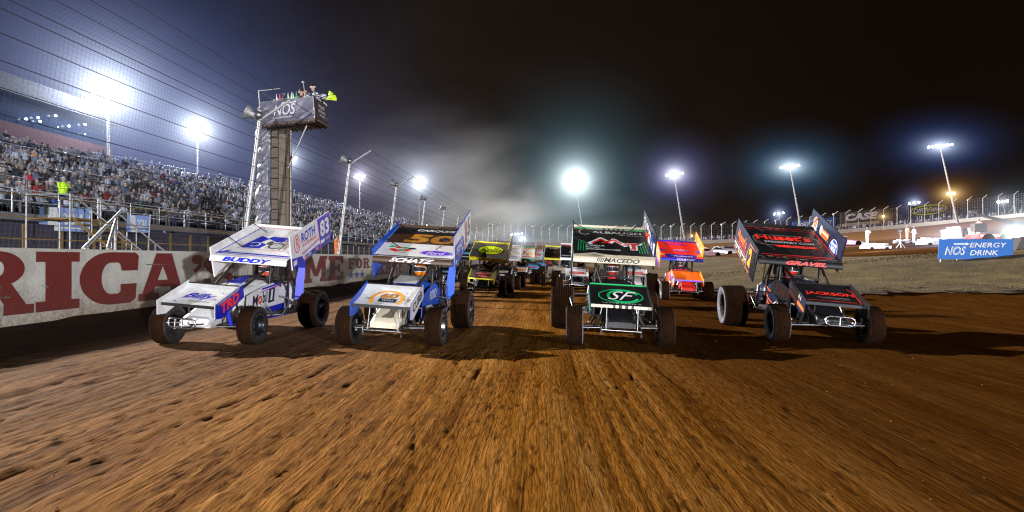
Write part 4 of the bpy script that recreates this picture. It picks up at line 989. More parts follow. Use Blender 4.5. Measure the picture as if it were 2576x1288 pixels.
far = [
 (1132, 728, allc(M_black, edge=M_lgrey, deco=gdeco(M_lgrey, M_pblue, '5', 'PARTS')), 'black sprint car with grey lettering half hidden between the blue car and the grey car', 1, 3.5),
 (1263, 727, dict(G(wing=M_white, fw=M_black, fwlip=M_white, nose=M_black, hood=M_black, side=M_black, edge=M_lgrey), deco=gdeco(M_lgrey, M_cream, '', 'VERMEER')), 'sprint car with plain white wing and black nose wing, just behind the yellow oval car', 1, 3),
 (1307, 714, dict(G(lip=M_green, edge=M_lgrey, side=M_black, hood=M_black), deco=gdeco(M_red, M_amber, '20', 'GRIT', None)), 'white sprint car with a green lip and red marks on its wing', 1, 3),
 (1336, 700, dict(G(wing=M_lgrey, lip=M_lgrey, fw=M_pblue, edge=M_lgrey, side=M_pblue, hood=M_pblue), deco=gdeco(M_lgrey, M_red, '7', '7')), 'grey winged sprint car with a red number and pale blue nose wing', 0, 3),
 (1361, 686, allc(M_pblue, edge=M_lgrey, deco=gdeco(M_navy, M_lgrey, '9', 'DIRT')), 'small blue sprint car far back in the middle of the pack', 0, 3),
 (1382, 677, allc(M_red, edge=M_lgrey, deco=gdeco(M_white, M_navy, '3', 'FAST')), 'tiny red and white sprint car at the far back of the pack', 0, 2),
 (1402, 719, dict(G(wing=M_black, lip=M_yellow, fw=M_cream, nose=M_black, hood=M_cream, side=M_black, bLo=M_lgrey, edge=M_lgrey), sideL=M_rubw, deco=gdeco(M_bro, M_lgrey, '6', 'PRO')), 'sprint car with black wing, yellow lip and tan nose wing, heading the right column', 2, 3),
 (1452, 733, dict(G(wing=M_black, fw=M_white, edge=M_lgrey, nose=M_black, side=M_black), sideL=M_rubw, deco=gdeco(M_lgrey, M_red, '1', "Casey's")), 'dark sprint car with a white nose wing right behind the black and green car', 2, 3),
 (1598, 735, dict(G(wing=M_pblue, bLo=M_pblue, fbL=M_pblue, hood=M_pblue, side=M_pblue, edge=M_lgrey), sideL=M_rubw, deco=gdeco(M_white, M_nred, '8', 'RACE')), 'pale blue sprint car glimpsed between the black and green car and the orange car', 3, 3),
 (1420, 692, allc(M_navy, edge=M_amber, deco=gdeco(M_amber, M_white, '4', 'FUEL')), 'navy sprint car with amber edging far back in the right column', 1, 3),
]
for k, (u, v, Lx, lb, yw, rl) in enumerate(far):
    sprint_car(*pos(u, v), Lx, lb, yw, rl, 0, 0, far=True, drv=' '.join(('driver of the ' + lb.split(',')[0].replace('sprint car', 'car')).split()[:15]))

# ------------------------------------------------------------------ painted wall
def stained(name, c, grime, streakz=True, rough=.6, amt=.6):
    m = bpy.data.materials.new(name); MATS[name] = m; t = NT(m)
    out = t.n('OutputMaterial'); b = t.n('BsdfPrincipled', Roughness=rough); t.L.new(b.outputs[0], out.inputs[0])
    p = t.n('NewGeometry').outputs['Position']; z = t.n('SeparateXYZ', Vector=p).outputs[2]
    n1 = t.noise(t.scale(p, (.5, .5, 1.2)), 1.0, 6, .65); n2 = t.noise(t.scale(p, (6, 6, .8)), 1.0, 4, .6); n3 = t.noise(p, 14.0, 3, .6)
    f = t.math('ADD', t.math('MULTIPLY', n1, .5), t.math('ADD', t.math('MULTIPLY', n2, .3), t.math('MULTIPLY', n3, .25)))
    f = t.n('MapRange', Value=f, **{'From__Min': .46, 'From__Max': .72}).outputs[0]
    lowz = t.n('MapRange', Value=z, **{'From__Min': 1.0, 'From__Max': .1}).outputs[0]
    f = t.math('ADD', t.math('MULTIPLY', f, amt), t.math('MULTIPLY', lowz, t.math('MULTIPLY', n3, 1.1)), True)
    spl = t.n('MapRange', Value=t.noise(p, 34.0, 2, .5), **{'From__Min': .69, 'From__Max': .75}).outputs[0]
    f = t.math('MAXIMUM', f, t.math('MULTIPLY', spl, t.math('MULTIPLY', lowz, .9)), True)
    t.set(b.inputs['Base Color'], t.mix(f, c, grime))
    bn = t.n('Bump', Strength=.35, Distance=.02, Height=n3); t.set(b.inputs['Normal'], bn.outputs[0])
    return m
M_wall = stained('painted concrete', (.52, .50, .46), (.20, .125, .07), amt=.5)
M_wred = stained('dark red wall paint', (.135, .009, .007), (.10, .028, .02), amt=.45)
M_wblue = stained('blue wall paint', (.02, .05, .22), (.1, .08, .1), amt=.3)
M_conc = stained('bare concrete', (.36, .34, .31), (.2, .15, .11), amt=.5)
WZ = 1.63
wl = MB()
ysw = [-6 + 1.5*k for k in range(80)]
P = []
for y in ysw: 
    d_ = .012*(vn(y*.3, 1, 61)-.5)
    P += [(WALL_X + .06 + d_, y, -.2), (WALL_X + d_, y, .1), (WALL_X + d_, y, WZ - .015), (WALL_X - .015, y, WZ), (WALL_X - .38, y, WZ), (WALL_X - .38, y, -.2)]
nW = 6
wl.add(P, [(j*nW + i, (j+1)*nW + i, (j+1)*nW + i + 1, j*nW + i + 1) for j in range(len(ysw)-1) for i in range(nW-1)], M_wall)
for y in range(-4, 110, 5): wl.box((WALL_X + .006, y + .2, .8), (.006, .018, 1.58), M_grime)
rs = random.Random(9)
wf0 = frame((WALL_X + .020, 0, 0), (0, 1, 0), (0, 0, 1))
for k in range(60):   # tyre scuffs and chips
    y = rs.uniform(8, 40); z = rs.uniform(.25, 1.3); L_ = rs.uniform(.05, .9) if k % 3 == 0 else .04; wl.poly(wf0, [(y, z), (y + L_, z + rs.uniform(-.05, .05)), (y + L_*.9, z + .02), (y + .01, z + .03)], M_grey, .004)
wf = frame((WALL_X + .014, 0, 0), (0, 1, 0), (0, 0, 1))
LET = {
 'I': [[(0,0),(1,0),(1,.17),(0,.17)], [(0,.83),(1,.83),(1,1),(0,1)], [(.2,.1),(.8,.1),(.8,.9),(.2,.9)]],
 'E': [[(.08,.0),(.42,.0),(.42,1),(.08,1)], [(0,0),(1,0),(1,.17),(0,.17)], [(0,.83),(1,.83),(1,1),(0,1)], [(.3,.42),(.72,.42),(.72,.58),(.3,.58)], [(.62,.32),(.76,.32),(.76,.68),(.62,.68)], [(.82,.1),(1,.1),(1,.34),(.82,.28)], [(.82,.72),(1,.66),(1,.9),(.82,.9)]],
 'F': [[(.08,.0),(.42,.0),(.42,1),(.08,1)], [(0,0),(.56,0),(.56,.15),(0,.15)], [(0,.83),(1,.83),(1,1),(0,1)], [(.3,.42),(.72,.42),(.72,.58),(.3,.58)], [(.62,.32),(.76,.32),(.76,.68),(.62,.68)], [(.82,.72),(1,.66),(1,.9),(.82,.9)]],
 'H': [[(.08,0),(.36,0),(.36,1),(.08,1)], [(.64,0),(.92,0),(.92,1),(.64,1)], [(.3,.42),(.7,.42),(.7,.58),(.3,.58)]] + [[(a,b),(a+.44,b),(a+.44,b+.15),(a,b+.15)] for a in (0,.56) for b in (0,.85)],
 'M': [[(.06,0),(.26,0),(.26,1),(.06,1)], [(.74,0),(.94,0),(.94,1),(.74,1)], [(.06,1),(.32,1),(.58,.22),(.42,.22)], [(.94,1),(.68,1),(.42,.22),(.58,.22)]] + [[(a,0),(a+.32,0),(a+.32,.15),(a,.15)] for a in (0,.68)] + [[(0,.86),(.3,.86),(.3,1),(0,1)], [(.7,.86),(1,.86),(1,1),(.7,1)]],
 'A': [[(.05,.08),(.27,.08),(.60,1),(.36,1)], [(.73,.08),(.97,.08),(.70,1),(.40,1)], [(.25,.28),(.78,.28),(.76,.42),(.28,.42)], [(0,0),(.42,0),(.42,.15),(0,.15)], [(.56,0),(1,0),(1,.15),(.56,.15)]],
}
def slab_letter(mb, fr, ch, x0, x1, y0, y1, mt, off=0.0):
    w_, h_ = x1 - x0, y1 - y0
    T = lambda p: (x0 + p[0]*w_, y0 + p[1]*h_)
    k = 0
    def ringp(cx, cy, rx, ry, a0, a1, tx, ty, n=22):
        nonlocal k; k += 1; Q = []
        for i in range(n + 1):
            a = R(a0 + (a1 - a0)*i/n)
            for q in (1, 0): Q.append(fp(fr, *T((cx + (rx - tx*q)*math.cos(a), cy + (ry - ty*q)*math.sin(a))), off + .0009*k))
        mb.add(Q, [(2*i, 2*i+1, 2*i+3, 2*i+2) for i in range(n)], mt)
    def pl(pts):
        nonlocal k; k += 1; mb.poly(fr, [T(p) for p in pts], mt, off + .0009*k)
    if ch in LET:
        for p in LET[ch]: pl(p)
    elif ch == 'C':
        ringp(.5, .5, .5, .5, 88, 272, .34, .20); pl([(.48,1),(.94,1),(1,.93),(.98,.64),(.68,.64),(.66,.76),(.62,.80),(.48,.80)]); pl([(.66,.38),(.96,.38),(.94,.08),(.84,.0),(.48,.0),(.48,.20),(.62,.20),(.66,.24)])
    elif ch == 'O': ringp(.5, .5, .5, .5, 0, 360, .30, .19, 32)
    elif ch == 'R':
        pl([(.08,0),(.38,0),(.38,1),(.08,1)]); pl([(0,0),(.50,0),(.50,.15),(0,.15)]); pl([(0,.85),(.4,.85),(.4,1),(0,1)])
        ringp(.55, .73, .36, .27, -90, 90, .28, .15); pl([(.3,.85),(.56,.85),(.56,1),(.3,1)]); pl([(.3,.46),(.56,.46),(.56,.60),(.3,.60)])
        pl([(.45,.5),(.72,.5),(.95,.12),(.66,.10)]); pl([(.62,0),(1.04,0),(1.04,.15),(.62,.15)])
    elif ch == 'S':
        ringp(.48, .73, .42, .27, 20, 270, .26, .16); ringp(.52, .27, .44, .27, -160, 90, .26, .16); pl([(.74,.62),(.94,.62),(.94,.98),(.80,.90)]); pl([(.04,.38),(.24,.38),(.20,.1),(.04,.02)])
    elif ch == "'":
        ringp(.5, .72, .5, .26, 0, 360, .499, .25, 16); pl([(.55,.75),(1,.75),(.85,.3),(.35,0),(.15,.12),(.6,.45)])
def yw(u): 
    return onx(u, 644, WALL_X).y
for ch, ua, ub, za, zb in [('R', -125, 76, .30, 1.56), ('I', 89, 199, .30, 1.56), ('C', 199, 348, .30, 1.57), ('A', 347, 463, .30, 1.56), ("'", 481, 510, .98, 1.54), ('S', 508, 596, .32, 1.56), ('H', 628, 700, .32, 1.54), ('O', 712, 758, .32, 1.56), ('M', 764, 822, .32, 1.54), ('E', 826, 863, .32, 1.54), ('F', 876, 893, .84, 1.44), ('O', 895, 911, .84, 1.44), ('R', 913, 929, .84, 1.44), ('R', 945, 968, .36, 1.44), ('A', 969, 985, .36, 1.44), ('C', 987, 1001, .36, 1.44), ('E', 1003, 1014, .36, 1.44)]:
    slab_letter(wl, wf, ch, yw(ua), yw(ub), za, zb, M_wred)
for u in (883, 897, 911):
    yc = yw(u); pts = []
    for k in range(10):
        r_ = .42 if k % 2 == 0 else .17; a = math.pi/2 + k*math.pi/5; pts.append((yc + r_*1.25*math.cos(a), .50 + r_*.62*math.sin(a)))
    wl.poly(wf, pts, M_wblue, .001)
# the wall runs on round the far turn
P = []; QN = 5
for k in range(len(OUTP)):
    a = OUTP[max(k-1, 0)]; b = OUTP[min(k+1, len(OUTP)-1)]; d = (b - a)[:2]; d /= np.hypot(*d); nn = np.array([d[1], -d[0]])   # towards the track
    x, y, z = OUTP[k]
    P += [(x + nn[0]*.05, y + nn[1]*.05, z - WH2 - .5), (x, y, z - .02), (x - nn[0]*.03, y - nn[1]*.03, z), (x - nn[0]*.4, y - nn[1]*.4, z), (x - nn[0]*.4, y - nn[1]*.4, z - WH2 - .5)]
tw = MB(); tw.add(P, [(j*QN + i, (j+1)*QN + i, (j+1)*QN + i + 1, j*QN + i + 1) for j in range(len(OUTP)-1) for i in range(QN-1)], M_conc)
o = wl.build('track_wall'); tag(o, 'white concrete wall painted with big dark red slab letters and blue stars', 'wall')
o = tw.build('turn_wall'); tag(o, 'low pale concrete wall curving round the far banked turn', 'wall')

# ------------------------------------------------------------------ catch fences
M_gal = mat('galvanised steel', (.42, .42, .43), .45, .6, dirt=.35)
M_wire = mat('fence wire', (.16, .17, .20), .5, .5, dirt=0)
M_cable = mat('dark fence cable', (.05, .05, .06), .6, .3, dirt=0)
M_yelr = mat('yellow painted rail', (.24, .15, .035), .5, dirt=.6)
FX = -10.95; FZ0, FZ1 = 1.60, 6.45; LEAN = .62
def fx_at(z): return FX + LEAN*(z - FZ0)/(FZ1 - FZ0)
fen = empty('catch_fence', (0, 0, 0)); tag(fen, 'tall steel catch fence with angled tops standing on the painted wall', 'fence')
posts_y = [-4.0, 4.6, 18.9] + [28.0 + 9.1*k for k in range(11)]
for i, y in enumerate(posts_y):
    p = MB(); p.tube([(fx_at(FZ0), y, .3), (fx_at(FZ0), y, FZ0), (fx_at(FZ1), y, FZ1)], [.085, .085, .06], M_gal, 10)
    p.tube([(fx_at(FZ1), y, FZ1), (fx_at(FZ1) + 1.15, y, FZ1 + .72)], .045, M_gal, 8)
    if i > 6: p.build('post', fen); continue
    # horn shaped hood with a round back box on the outside of the post
    p.lathe([(.05, 0), (.10, .06), (.14, .20), (.27, .42), (.28, .44), (.24, .42), (.08, .2)], (fx_at(FZ1) - .02, y - .05, FZ1 + .10), (-.9, -.25, .42), M_gal, 14)
    p.lathe([(.001, -.14), (.10, -.12), (.15, 0), (.10, .12), (.001, .14)], (fx_at(FZ1) + .02, y - .10, FZ1 + .16), (1, 0, 0), M_alu, 12)
    p.build('post', fen)
rr = MB()
ye = [y for y in posts_y]
for k, z in enumerate([1.85, 2.3, 2.75, 3.25, 3.75, 4.25, 4.75, 5.25, 5.75, 6.2, 6.42]):
    rr.tube([(fx_at(z) + .05, -6, z)] + [(fx_at(z) + .05, y_ + q*4.5, z - .02*q) for y_ in ye for q in (0, 1)], .0095 if z > 2.5 else .012, M_cable if z > 2.8 else M_yelr, 5, smooth=True)
for q in (.3, .6, .97):
    rr.tube([(fx_at(FZ1) + 1.15*q, -6, FZ1 + .72*q + .04), (fx_at(FZ1) + 1.15*q, 118, FZ1 + .72*q + .04)], .008, M_cable, 5)
rr.build('cable', fen)
# woven wire: thin upright strips of real wire, closer near the camera
Vv, Ff = [], []
def strip(a, b, w_, d_):
    k = len(Vv); Vv.extend([(a[0]-d_[0]*w_, a[1]-d_[1]*w_, a[2]-d_[2]*w_), (a[0]+d_[0]*w_, a[1]+d_[1]*w_, a[2]+d_[2]*w_), (b[0]+d_[0]*w_, b[1]+d_[1]*w_, b[2]+d_[2]*w_), (b[0]-d_[0]*w_, b[1]-d_[1]*w_, b[2]-d_[2]*w_)]); Ff.append((k, k+1, k+2, k+3))
y = 6.0
while y < 112:
    for a, b in (((fx_at(FZ0)+.03, y, FZ0), (fx_at(FZ1)+.03, y, FZ1)), ((fx_at(FZ1)+.03, y, FZ1+.02), (fx_at(FZ1)+1.15, y, FZ1+.74))): strip(a, b, .0024, (0, 1, 0))
    y += .11 if y < 60 else .25
for z in np.arange(FZ0 + .1, FZ1, .11): strip((fx_at(z)+.03, 4, z), (fx_at(z)+.03, 70, z), .0014, (0, 0, 1))
for q in np.arange(.08, 1, .1): strip((fx_at(FZ1)+1.15*q, 4, FZ1+.72*q), (fx_at(FZ1)+1.15*q, 70, FZ1+.72*q), .002, (.7, 0, .7))
o = bpy.data.objects.new('mesh', npmesh('mesh', Vv, Ff, M_wire)); COL.objects.link(o); o.parent = fen; o.name = 'wire_mesh'
# far fence round the turn
fen2 = empty('turn_fence', tuple(OUTP[14])); tag(fen2, 'tall curved steel fence standing behind the low wall of the far turn', 'fence')
org = Vector(tuple(OUTP[14]))
seg = np.hypot(np.diff(OUTP[:, 0]), np.diff(OUTP[:, 1])); cum = np.concatenate([[0], np.cumsum(seg)])
s0 = cum[14]; s = s0; P2 = []
while s < cum[-1] - 1:
    x = np.interp(s, cum, OUTP[:, 0]); y = np.interp(s, cum, OUTP[:, 1]); z = np.interp(s, cum, OUTP[:, 2])
    dx = np.interp(s+.5, cum, OUTP[:, 0]) - x; dy = np.interp(s+.5, cum, OUTP[:, 1]) - y; L_ = math.hypot(dx, dy); P2.append((x, y, z, dy/L_, -dx/L_)); s += 2.55
M_fp = mat('pale fence post', (.55, .55, .55), .5, .2, dirt=.2)
FH = 4.6
for k, (x, y, z, a, b) in enumerate(P2[:95]):
    p = MB(); o_ = Vector((x - a*.2, y - b*.2, z)) - org
    p.tube([o_, o_ + Vector((0, 0, FH*.86)), o_ + Vector((a*.4 + 1.0, b*.4, FH))], .065, M_fp, 6)
    if k % 5 == 2: p.lathe([(.04, 0), (.3, .3), (.25, .3), (.04, .05)], o_ + Vector((-a*.1, -b*.1, FH*.84)), (-a, -b, .2), M_fp, 8)
    p.build('post', fen2)
m2 = MB()
for q in range(9):
    h_ = .3 + (FH*.86 - .3)*q/8
    m2.tube([Vector((x - a*.15, y - b*.15, z + h_)) - org for x, y, z, a, b in P2], .016, M_wire, 4)
Vv, Ff = [], []
for i in range(len(P2)-1):
    for k in range(6):
        t_ = k/6; p_ = [P2[i][j]*(1-t_) + P2[i+1][j]*t_ for j in range(5)]
        strip((p_[0]-org.x, p_[1]-org.y, p_[2]-org.z), (p_[0]-org.x, p_[1]-org.y, p_[2]-org.z+FH*.86), .008, (-p_[4], p_[3], 0))
        strip((p_[0]-org.x, p_[1]-org.y, p_[2]-org.z+FH*.86), (p_[0]-org.x+p_[3]*1.1, p_[1]-org.y+p_[4]*1.1, p_[2]-org.z+FH), .008, (-p_[4], p_[3], 0))
m2.build('cable', fen2)
o = bpy.data.objects.new('wire_mesh', npmesh('wire_mesh', Vv, Ff, M_wire)); COL.objects.link(o); o.parent = fen2

# ------------------------------------------------------------------ grandstand
def sx_f(y): return -25 + 11*(np.maximum(y-60, 0)/140)**2
def sx_t(y): return -50 + 25*(np.maximum(y-60, 0)/140)**2
def sz_t(y): return np.interp(y, [0, 49, 88, 120, 200, 240], [11.2, 11.8, 13.4, 12.6, 10.3, 9.5])
SZ0 = 3.6; NR = 29
M_deck = mat('grandstand deck', (.20, .20, .22), .5, .3, dirt=.4)
M_bench = mat('aluminium bench', (.62, .64, .70), .4, .5, dirt=.2)
gs = MB(); yy = np.concatenate([np.arange(14, 80, 3.0), np.arange(80, 236, 6.0)])
def sp(r, y):   # row r as a fraction
    q = r/NR; return np.array([float(sx_f(y) + (sx_t(y)-sx_f(y))*q), y, float(SZ0 + (sz_t(y)-SZ0)*q)])
for r_ in range(NR):
    P = []
    for y in yy:
        a = sp(r_, y); b = sp(r_+1, y)
        P += [(a[0], y, a[2]-.35), (a[0], y, a[2]), (b[0], y, a[2]), (b[0], y, b[2])]
    gs.add(P, [(4*j+i, 4*j+i+1, 4*j+4+i+1, 4*j+4+i) for j in range(len(yy)-1) for i in range(3)], M_deck)
    P = []
    for y in yy:
        a = sp(r_ + .45, y); z_ = sp(r_, y)[2] + .42
        P += [(a[0]+.14, y, z_), (a[0]-.14, y, z_), (a[0]+.14, y, z_-.05)]
    gs.add(P, [(3*j, 3*j+1, 3*j+4, 3*j+3) for j in range(len(yy)-1)] + [(3*j+2, 3*j, 3*j+3, 3*j+5) for j in range(len(yy)-1)], M_bench)
stand = gs.build('grandstand'); tag(stand, 'long raked aluminium grandstand packed with people behind the fence', 'grandstand')
# supports, back parapet
b = MB()
for y in np.arange(16, 200, 6.0):
    a = sp(0, y); c = sp(NR, y); b.tube([(a[0]-.1, y, 0), (a[0]-.1, y, a[2]-.1)], .08, M_gal, 6); b.tube([((a[0]+c[0])/2, y, 0), ((a[0]+c[0])/2, y, (a[2]+c[2])/2-.2)], .1, M_gal, 6)
P = []
for y in yy: c = sp(NR, y); P += [(c[0]-.1, y, 0), (c[0]-.1, y, c[2]+.25)]
b.add(P, [(2*j, 2*j+1, 2*j+3, 2*j+2) for j in range(len(yy)-1)], M_deck)
b.build('support', stand)
# front apron wall in navy and yellow walkway rails
b = MB()
P = []
for y in yy: P += [(float(sx_f(y))+.3, y, 0), (float(sx_f(y))+.3, y, SZ0-.5)]
b.add(P, [(2*j, 2*j+2, 2*j+3, 2*j+1) for j in range(len(yy)-1)], mat('dark skirt', (.03, .03, .06), .7, dirt=.4))
for k in range(80):
    y = 14 + 2.0*k; b.box((float(sx_f(y))+.34, y, (SZ0-.5)/2), (.05, .16, SZ0-.6), M_yelr if k < 16 else M_gal)
b.build('apron', stand)
M_rail = mat('bright handrail', (.72, .74, .80), .3, .6, dirt=0)
b = MB()
for h_ in (.55, .95, 1.12):
    b.tube([(float(sx_f(y))+.15, y, SZ0+h_) for y in yy], .028, M_rail, 6)
for y in np.arange(14, 120, 2.4): b.tube([(float(sx_f(y))+.15, y, SZ0), (float(sx_f(y))+.15, y, SZ0+1.12)], .018, M_rail, 6)
rnd = random.Random(5)
for k in range(64):   # short aisle rails
    y = rnd.uniform(24, 170); r_ = rnd.uniform(2, 27); L_ = rnd.uniform(1.5, 3.2) if y < 80 else rnd.uniform(3, 6)
    a = sp(r_, y); c = sp(r_, y + L_); h_ = 1.25
    b.tube([(a[0], a[1], a[2]+.2), (a[0], a[1], a[2]+h_), (c[0], c[1], c[2]+h_), (c[0], c[1], c[2]+.2)], .022 + .0002*y, M_rail, 6)
for y0, y1 in ((30, 49), (56, 84), (92, 120)):
    c0, c1 = sp(NR, y0), sp(NR, y1); b.tube([(c0[0], c0[1], c0[2]+1.1), (c1[0], c1[1], c1[2]+1.1)], .03, M_rail, 6)
b.build('railing', stand)

# a spectator: one lofted body (hips, torso, shoulders, neck, head)
def spectator(stand_up, arms, bulk, low=False):
    n = 6 if low else 10; b = MB(); v = []
    ck, sk, hr, tr = M_c0, M_c1, M_c2, M_c3
    def er(x, z, a, c): return [Vector((x + a*math.sin(2*math.pi*k/n), c*math.cos(2*math.pi*k/n), z)) for k in range(n)]
    if stand_up:
        z0 = .92
        for s_ in (-1, 1): b.tube([(0, s_*.09, 0), (.0, s_*.095, .5), (0, s_*.08, .95)], [.06, .075, .095], tr, 5 if low else 8)
    else:
        z0 = .46
        for s_ in (-1, 1): b.tube([(0, s_*.10, z0), (.42, s_*.12, z0 + .04), (.44, s_*.12, .02)], [.10, .08, .055], tr, 5 if low else 8)
    k = bulk
    if low: rg = [er(0, z0-.05, .13*k, .18*k), er(.02, z0+.36, .13*k, .21*k), er(.02, z0+.48, .07, .09), er(.03, z0+.58, .095, .085), er(.02, z0+.75, .06, .05)]; ms = [ck, ck, sk, hr]
    else: rg = [er(0, z0-.05, .13*k, .18*k), er(.01, z0+.16, .12*k, .16*k), er(.02, z0+.36, .12*k, .21*k), er(.02, z0+.45, .09, .15), er(.02, z0+.49, .055, .06), er(.03, z0+.53, .06, .055), er(.04, z0+.60, .10, .08), er(.03, z0+.68, .105, .085), er(.02, z0+.75, .08, .065), er(.02, z0+.78, .03, .03)]; ms = [ck, ck, ck, ck, sk, sk, sk, hr, hr]
    b.loft(rg, ck, mts=ms)
    for s_ in (-1, 1):
        if arms == 2: pts = [(.02, s_*.21*k, z0+.42), (.10, s_*.28, z0+.58), (.16, s_*.18, z0+.82)]
        elif arms == 1: pts = [(.02, s_*.21*k, z0+.42), (.10, s_*.27*k, z0+.20), (.30, s_*.08, z0+.22)]
        else: pts = [(.02, s_*.21*k, z0+.42), (.0, s_*.27*k, z0+.14), (.18, s_*.20, z0-.02)]
        b.tube(pts, [.06, .05, .038], ck, 4 if low else 7)
        if not low: b.tube([pts[2], tuple(Vector(pts[2]) + (Vector(pts[2]) - Vector(pts[1])).normalized()*.11)], [.04, .03], sk, 6)
    return b
cl_cols = [(.03,.03,.035), (.05,.055,.07), (.02,.03,.09), (.35,.36,.40), (.60,.60,.62), (.10,.10,.11), (.30,.03,.03), (.04,.10,.30), (.16,.14,.12), (.5,.42,.33), (.02,.02,.02), (.22,.24,.30), (.30,.10,.06), (.06,.10,.10)]
CL = [mat('clothing %s' % w_, (c[0]*.66, c[1]*.70, c[2]*.82), .85, dirt=0) for w_, c in zip('black slate navy grey white charcoal red blue brown tan jet steel rust olive'.split(), cl_cols)]
SKN = [mat('skin tone one', (.28, .20, .18), .6, dirt=0), mat('skin tone two', (.19, .13, .11), .6, dirt=0)]
HR = [mat('hair dark', (.03, .02, .018), .6, dirt=0), mat('hair fair', (.22, .18, .13), .6, dirt=0), mat('cap white', (.45, .46, .52), .6, dirt=0), mat('cap red', (.12, .13, .18), .6, dirt=0), mat('cap black', (.015, .015, .02), .5, dirt=0), mat('hair grey', (.35, .34, .34), .6, dirt=0)]
M_c0, M_c1, M_c2, M_c3 = CL[0], SKN[0], HR[0], CL[2]
protos = [spectator(s_, a, k_) for s_, a, k_ in ((0, 0, 1), (0, 1, 1.1), (1, 0, 1), (1, 1, 1.15), (0, 2, 1), (0, 1, .9))]
lows = [spectator(s_, a, k_, True) for s_, a, k_ in ((0, 0, 1), (0, 1, 1.15), (1, 1, 1.05), (0, 0, .9))]
seats = []
rnd = random.Random(21)
for r_ in range(NR):
    y = 15.0
    while y < 212:
        y += rnd.uniform(.52, .80) * (1 if y < 120 else 1.5)
        # stair aisles
        if abs((y + 4) % 17 - 8.5) < .55: continue
        if rnd.random() < .10: continue
        if r_ > NR-3 and rnd.random() < .4: continue
        a = sp(r_ + .45, y); u_ = 1368 + a[0]*FPX/max(y, 1)
        if u_ < -90: continue
        seats.append((math.hypot(a[0], a[1]), a[0], a[1], sp(r_, y)[2], r_))
seats.sort()
near = seats[:296]; rest = seats[296:]
grp = 'spectators packed in the grandstand'
descr = ['black', 'slate grey', 'navy', 'light grey', 'white', 'charcoal', 'dark red', 'blue', 'brown', 'tan', 'jet black', 'steel grey', 'rust', 'olive green']
def tint_mesh(me, mats):
    me = me.copy()
    for i, x in enumerate(me.materials):
        pass
    return me
base_me = {}
def person_mesh(pi, ci, si, hi_, ti):
    k = (pi, ci, si, hi_, ti)
    if k not in base_me:
        me = protos[pi].mesh('person')
        sub = {M_c0.name: CL[ci], M_c1.name: SKN[si], M_c2.name: HR[hi_], M_c3.name: CL[ti]}
        for i in range(len(me.materials)): me.materials[i] = sub[me.materials[i].name]
        base_me[k] = me
    return base_me[k]
combos = [(rnd.randrange(6), rnd.choice((0,1,2,3,4,5,7,8,9,10,11,13,6,3,4)), rnd.randrange(2), rnd.randrange(6), rnd.choice((0,2,5,10,8))) for _ in range(46)]
M_neon = mat('neon yellow jacket', (.55, .95, .02), .6, dirt=0)
for i, (d_, x, y, z, r_) in enumerate(near):
    c_ = rnd.choice(combos); pi, ci, si, hi_, ti = c_
    o = bpy.data.objects.new('person', person_mesh(*c_)); COL.objects.link(o)
    o.location = (x, y, z); o.rotation_euler = (0, 0, rnd.uniform(-.5, .5)); s_ = rnd.uniform(.92, 1.08); o.scale = (s_, s_, s_)
    tag(o, '%s spectator in %s clothes among the nearest rows of the packed grandstand' % ('standing' if pi in (2, 3) else 'seated', descr[ci]), 'person', grp)
# bystanders that stand out
def standout(u, v, dist, pi, mt, label, rz=0.0, sc=1.0):
    p = CP + ray(u, v)*dist
    me = protos[pi].mesh('person'); sub = {M_c0.name: mt, M_c1.name: SKN[0], M_c2.name: HR[2], M_c3.name: CL[2]}
    for i in range(len(me.materials)): me.materials[i] = sub[me.materials[i].name]
    o = bpy.data.objects.new('person', me); COL.objects.link(o); o.location = (p.x, p.y, p.z - .9*sc); o.rotation_euler = (0, 0, rz); o.scale = (sc,)*3
    tag(o, label, 'person'); return o
standout(158, 486, 28.3, 3, M_neon, 'spectator in a neon yellow jacket standing at the front of the grandstand', 0, 1.15)
standout(72, 464, 29.5, 3, mat('red top', (.65, .03, .06), .7, dirt=0), 'spectator in a bright red top standing near the front handrail', .4)
standout(85, 404, 41, 2, mat('orange top', (.9, .25, .04), .7, dirt=0), 'spectator in a bright orange top high in the stand', .2)
standout(126, 492, 28.0, 3, CL[8], 'spectator in a dark brown coat beside the neon yellow jacket', .2, 1.05)
# mass of the other spectators
LV = [np.array(l.v) for l in lows]; LF = []; LM = []
for l in lows:
    f4 = [f for f in l.f if len(f) == 4]; LF.append(np.array(f4)); LM.append(np.array([['clothing black', 'skin tone one', 'hair dark', 'clothing navy'].index(l.mats[mi_].name) for f, mi_ in zip(l.f, l.mi) if len(f) == 4]))
allm = CL + SKN + HR; AV, AF, AM = [], [], []; off = 0
wt = [0,1,1,2,3,3,4,4,4,5,5,7,9,10,11,11,11,3,4,11,1,3,4,11,2,0,6,8]
for d_, x, y, z, r_ in rest:
    k = rnd.randrange(len(lows)) if rnd.random() < .8 else 0
    a = rnd.uniform(-.5, .5); c, s_ = math.cos(a), math.sin(a); sc = rnd.uniform(.9, 1.1)
    v = LV[k]*sc; AV.append(np.stack([v[:, 0]*c - v[:, 1]*s_ + x, v[:, 0]*s_ + v[:, 1]*c + y, v[:, 2] + z], 1))
    AF.append(LF[k] + off); off += len(v)
    tab = np.array([rnd.choice(wt), 14 + rnd.randrange(2), 16 + rnd.randrange(6), rnd.choice((0, 2, 5, 10))]); AM.append(tab[LM[k]])
o = bpy.data.objects.new('crowd', npmesh('crowd', np.concatenate(AV), np.concatenate(AF), allm, mi=np.concatenate(AM), smooth=True)); COL.objects.link(o)
tag(o, 'dense mass of spectators filling the upper and distant grandstand rows', 'crowd', kind='stuff')

